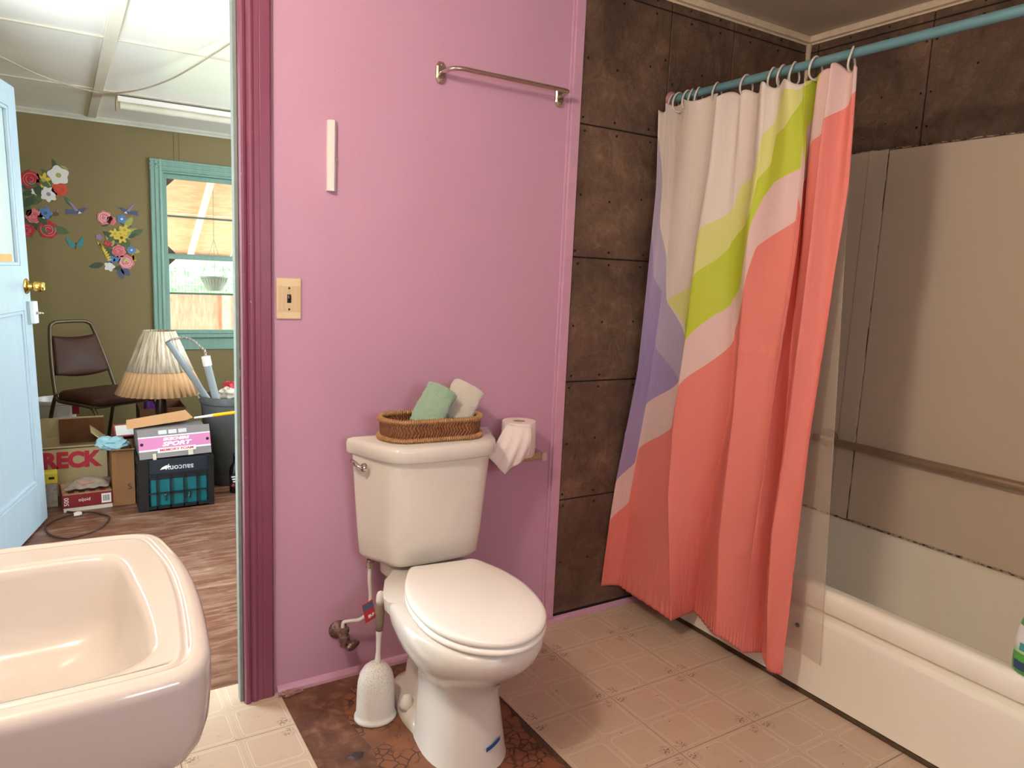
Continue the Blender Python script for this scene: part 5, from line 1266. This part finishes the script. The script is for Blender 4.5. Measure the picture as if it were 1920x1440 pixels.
sb2 = thing('pink_shoe_box', (.482, 2.13, .2755), 'grey and pink shoe box on top of the crate', 'shoe box')
sb2.rotation_euler = (0, math.radians(-1.5), math.radians(1))
B(-.168, .172, -.112, .13, .004, .126).build('box', 'grey_card', sb2, bevel=.002)
# slanted front lid
tilt = Matrix.Translation((0, -.152, .0)) @ Matrix.Rotation(math.radians(-14), 4, 'X')
def lidb(x0, x1, z0, z1, d, name, mat, par): return B(x0, x1, -d - .0008, -d + .0008 if d else .002, z0, z1).xf(tilt).build(name, mat, par)
ldf = B(-.172, .176, -.004, .0, .004, .158).xf(tilt).build('front_lid', 'grey_card', sb2)
lidb(-.172, .176, .050, .112, .005, 'pink_band', 'pink_card', ldf); lidb(-.172, .176, .112, .118, .0052, 'white_line', 'white_print', ldf); lidb(-.172, .176, .042, .050, .0052, 'white_line', 'white_print', ldf)
lidb(-.085, .100, .030, .054, .0062, 'white_label', 'white_print', ldf)
for k in range(3): lidb(-.075 + k * .048, -.035 + k * .048, .126, .147, .0058, 'white_tab', simple('pale_grey_tab', (196, 196, 196), .6), ldf)
for x in (-.157, .161):
    MB().lathe([(.008, 0), (.008, .001)], n=14).xf(tilt @ Matrix.Translation((x, -.0062, .080)) @ Matrix.Rotation(PI / 2, 4, 'X')).build('hole', 'black', ldf)
def ltxt(s, size, x, z, mat, sx=1.0, sh=0.0, bold=.0):
    text(s, size, mat, ldf, tilt @ Matrix.Translation((x, -.0072, z)) @ Matrix.Rotation(PI / 2, 4, 'X') @ Matrix.Diagonal((sx, 1, 1, 1)), shear=sh, bold=bold)
ltxt('SKECHERS', .020, .006, .098, 'white_print', 1.35, .25, .0011); ltxt('SPORT', .030, .006, .072, 'white_print', 1.5, .25, .0013)
M['red_print'] = simple('red_print', (186, 44, 60), .6, amount=.04)
ltxt('MEMORY FOAM', .018, .007, .042, 'red_print', 1.28, 0, .0006)
B(-.110, -.094, -.1545, -.151, -.03, .03).xf(Matrix.Translation((0, -.004, .0))).build('tape_piece', simple('cream_tape', (206, 196, 172), .5), sb2)
B(.060, .085, -.1545, -.151, .005, .03).xf(Matrix.Translation((0, -.004, .0))).build('tape_piece', simple('cream_tape2', (206, 196, 172), .5), sb2)
# orange flat carton lying across the boxes
of = thing('flat_carton', (.425, 2.24, .418), 'long folded tan cardboard sleeve lying across the shoe box', 'box')
of.rotation_euler = (0, math.radians(-4), math.radians(4))
MB().prism([(-.15, -.06), (.135, -.06), (.175, -.03), (.165, .02), (.135, .05), (-.15, .05)], 0, .004).build('sheet', 'card_light', of)
MB().loft([[(-.16, -.075, -.004), (.135, -.065, .000), (.135, -.058, .000), (-.16, -.068, -.004)], [(-.155, -.045, .040), (.128, -.032, .050), (.128, -.026, .050), (-.155, -.038, .040)]]).build('front_face', 'card_light', of)
MB().loft([[(.135, -.065, 0), (.182, -.02, .0), (.182, -.014, .0), (.135, -.058, 0)], [(.128, -.032, .050), (.150, .0, .045), (.150, .006, .045), (.128, -.026, .050)]]).build('end_face', 'card_light', of)
# paint stick
sk = thing('yellow_stick', (.585, 2.035, .468), 'yellow stick with white tip above the pink shoe box', 'stick')
dq = Vector((.36, .03, .022)); 
MB().tube([(0, 0, 0), tuple(dq * .26)], [.005, .0085], 10).build('tip', 'white_plastic', sk, smooth=True, auto=.8)
MB().tube([tuple(dq * .26), tuple(dq * .68)], .0095, 10).build('handle', simple('yellow_plastic', (232, 176, 30), .4), sk, smooth=True, auto=.8)
MB().tube([tuple(dq * .68), tuple(dq)], .0098, 10).build('end', simple('pale_yellow_plastic', (226, 214, 110), .4), sk, smooth=True, auto=.8)
# tall carton left of the crate, with blue plastic wad
tc_ = carton('tall_carton', .193, .298, 2.12, 2.36, .300, 'card', 'tall narrow brown carton left of the milk crate', flaps=(('f', .35, .05),))
B(-.0, .0265, -.1215, -.1203, .002, .299).xf(Matrix.Translation((-.052, 0, 0))).build('tape_strip', simple('brown_tape', (134, 92, 50), .4), tc_)
text('S', .045, simple('brown_ink', (70, 40, 24), .7), tc_, facing_front(.028, -.1215, .10))
crumple('plastic_wad', (.200, 2.19, .29), .075, .055, .035, simple('pale_blue_plastic', (150, 192, 202), .35, amount=.15, nscale=30), 'crumpled pale blue plastic bag on the tall carton', 'plastic bag', 5, .5, 2.0)
rbx = thing('red_white_box', (.275, 2.385, .315), 'small red and white box on the tall carton', 'box'); rbx.rotation_euler = (math.radians(-30), 0, math.radians(8))
B(-.05, .06, -.002, .05, .0, .075).build('box', simple('dark_red_card', (140, 40, 50), .5), rbx)
B(-.042, .052, -.0035, -.0015, .008, .067).build('white_window', 'white_print', rbx)
# lettered carton with open flap
lt = carton('lettered_carton', -.20, .185, 2.42, 2.66, .275, 'card_white', 'open white faced carton with big red letters', flaps=(('b', 1.75, .12), ('r', 2.4, .10)))
B(-.187, .187, -.1215, -.1202, .262, .268).build('dark_line', simple('dark_line_print', (80, 66, 50), .7), lt)
text('RECK', .108, 'red_print', lt, facing_front(.020, -.1215, .195, 1.02, 1.08, .02), bold=.006, spacing=.98)
B(-.03, .192, .085, .100, .25, .385).xf(Matrix.Translation((0, 0, 0))).build('inner_flap', 'card_dark', lt)
# game box, plastic bag and small pack
M['game_top'] = simple('sepia_print_card', (168, 132, 104), .5, amount=.35, nscale=28)
M['game_red'] = simple('dark_red_card_side', (120, 24, 26), .45, amount=.06)
gm = thing('printed_box', (.072, 2.225, 0), 'flat dark red box with printed lid and barcode on the floor', 'box', rz=math.radians(3))
B(-.108, .112, -.115, .11, .001, .030).build('tray', simple('white_card', (206, 196, 180), .6), gm)
bx = B(-.112, .114, -.118, .113, .022, .090).build('lid', 'game_red', gm, bevel=.001)
B(-.109, .111, -.114, .110, .0895, .0915).build('lid_picture', 'game_top', bx)
for k in range(4): B(-.085 + k * .048, -.058 + k * .048, -.095, -.055, .0915, .0925).build('print_picture', simple('dark_print%d' % k, (92 + 20 * k, 56, 44), .5), bx)
B(-.040, .070, .0, .05, .0915, .0925).build('print_panel', simple('pale_print', (190, 170, 150), .5), bx)
text('500', .030, 'white_print', bx, Matrix.Translation((-.094, -.1187, .056)) @ Matrix.Rotation(-PI / 2, 4, 'Y') @ Matrix.Rotation(PI / 2, 4, 'X'))
text('oijoid', .024, 'white_print', bx, facing_front(-.015, -.1187, .060))
bcx = B(.062, .106, -.1192, -.118, .030, .080).build('barcode_label', 'white_print', bx)
for k in range(9): B(.069 + k * .0036, .069 + k * .0036 + (.0014 if k % 3 else .0022), -.1198, -.119, .040, .072).build('barcode_bar', 'black', bcx)
def film_bag(u, v):
    x = -.10 + .20 * u; y = -.10 + .17 * v
    h = .020 + .035 * math.sin(PI * u) * math.sin(PI * v) + .02 * mnoise.noise(Vector((u * 4, v * 4, 1.0)))
    return (x + .02 * v, y, max(.001, h))
pbg = thing('clear_bag', (.075, 2.235, .0915), 'clear plastic bag of papers on the flat red box', 'bag')
g = G('dusty_clear_film'); g.out(g.mix(g.noise(g.pos(), 26, 5), lin((120, 102, 92)), lin((196, 180, 168))), .25); M['dfilm'] = g.m
MB().grid(film_bag, 18, 14).build('film', 'dfilm', pbg, smooth=True)
MB().box(-.06, .01, -.06, .0, .052, .054).xf(Matrix.Rotation(.5, 4, 'Z') @ Matrix.Rotation(.25, 4, 'X')).build('pink_paper', simple('salmon_paper', (206, 150, 124), .7), pbg)
yl = thing('yellow_pack', (-.085, 2.25, .0), 'small pack with a bright yellow top beside the blue door', 'pack')
B(-.03, .03, -.02, .05, .001, .125).build('base_box', simple('grey_print_card', (150, 146, 140), .5, amount=.3, nscale=60), yl); B(-.032, .034, -.022, .052, .125, .185).build('yellow_top', simple('yellow_card', (222, 206, 60), .5), yl, bevel=.006)
B(-.005, .02, -.0235, -.0215, .15, .162).build('print_mark', 'black', yl)
# cord on the floor
cd_ = thing('power_cord', (0, 0, 0), 'brown power cord looped on the floor with white plug', 'cord')
MB().tube(smooth_open([(-.03, 2.12, .005), (.03, 2.07, .005), (.085, 2.05, .006), (.13, 2.00, .005), (.165, 1.925, .005), (.13, 1.80, .005), (.06, 1.72, .005), (-.02, 1.695, .005), (-.085, 1.77, .005), (-.105, 1.90, .005), (-.06, 2.0, .006), (.02, 2.03, .012)], 6), .0042, 7).build('cable', simple('dark_brown_cable', (60, 34, 24), .5), cd_, smooth=True)
MB().loft([[(.0 + q * .0, -a * .012, .008 + b * .009) for a, b in ((-1, -.6), (1, -.6), (1, .8), (-1, .8))] for q in (0,)] + [[(.022, -a * .014, .010 + b * .011) for a, b in ((-1, -.6), (1, -.6), (1, .8), (-1, .8))], [(.036, -a * .009, .010 + b * .008) for a, b in ((-1, -.6), (1, -.6), (1, .8), (-1, .8))]]).xf(Matrix.Translation((.012, 2.03, .0)) @ Matrix.Rotation(.2, 4, 'Z')).build('plug', 'white_plastic', cd_, bevel=.002)
# white pail, bottle
wp = thing('white_pail', (-.06, 3.52, 0), 'white plastic pail behind the lettered carton', 'pail')
MB().lathe([(.10, .001), (.105, .01), (.125, .33), (.132, .335), (.132, .355), (.126, .36), (.120, .35), (.10, .015)], n=32, cap1=False).build('body', 'white_plastic', wp, smooth=True, auto=.7)
B(.095, .135, -.128, -.124, .27, .325).build('red_label', simple('red_label', (180, 36, 40), .5), wp)
crumple('white_bag', (-.24, 3.50, .0), .07, .06, .24, simple('white_film', (206, 204, 198), .4), 'crumpled white plastic bag beside the pail', 'plastic bag', 15, .4)
dbt = thing('dark_bottle', (.812, 2.13, 0), 'dark bottle with printed label beside the door casing', 'bottle')
MB().lathe([(.030, .001), (.034, .006), (.035, .12), (.030, .15), (.014, .175), (.012, .21), (.014, .212), (.014, .225)], n=22).build('glass', simple('black_bottle_plastic', (18, 16, 18), .25), dbt, smooth=True)
def blab(u, v): a = PI * (1.0 + u); return (.0356 * math.cos(a), .0356 * math.sin(a), .04 + .07 * v)
lbb = MB().grid(blab, 14, 2).build('label', simple('dark_label', (40, 36, 36), .4), dbt, smooth=True)
for k, s_ in enumerate(('OBEY', 'MOTOR', 'OIL')):
    B(-.030 + .004 * k, -.004, -.0372, -.0355, .098 - k * .014, .105 - k * .014).build('print_line', 'white_print', lbb)
MB().lathe([(.009, 0), (.008, .004), (.002, .006)], n=12).xf(Matrix.Translation((-.022, -.031, .050)) @ Matrix.Rotation(PI / 2, 4, 'X')).build('red_dot', 'red_tag', lbb)

crumple('dust_clump', (.545, -.030, .0005), .030, .012, .007, simple('pinkish_lint', (150, 112, 108), .95, amount=.3, nscale=90), 'clump of pinkish lint at the foot of the plum casing', 'lint', 31, .7, 3.5)
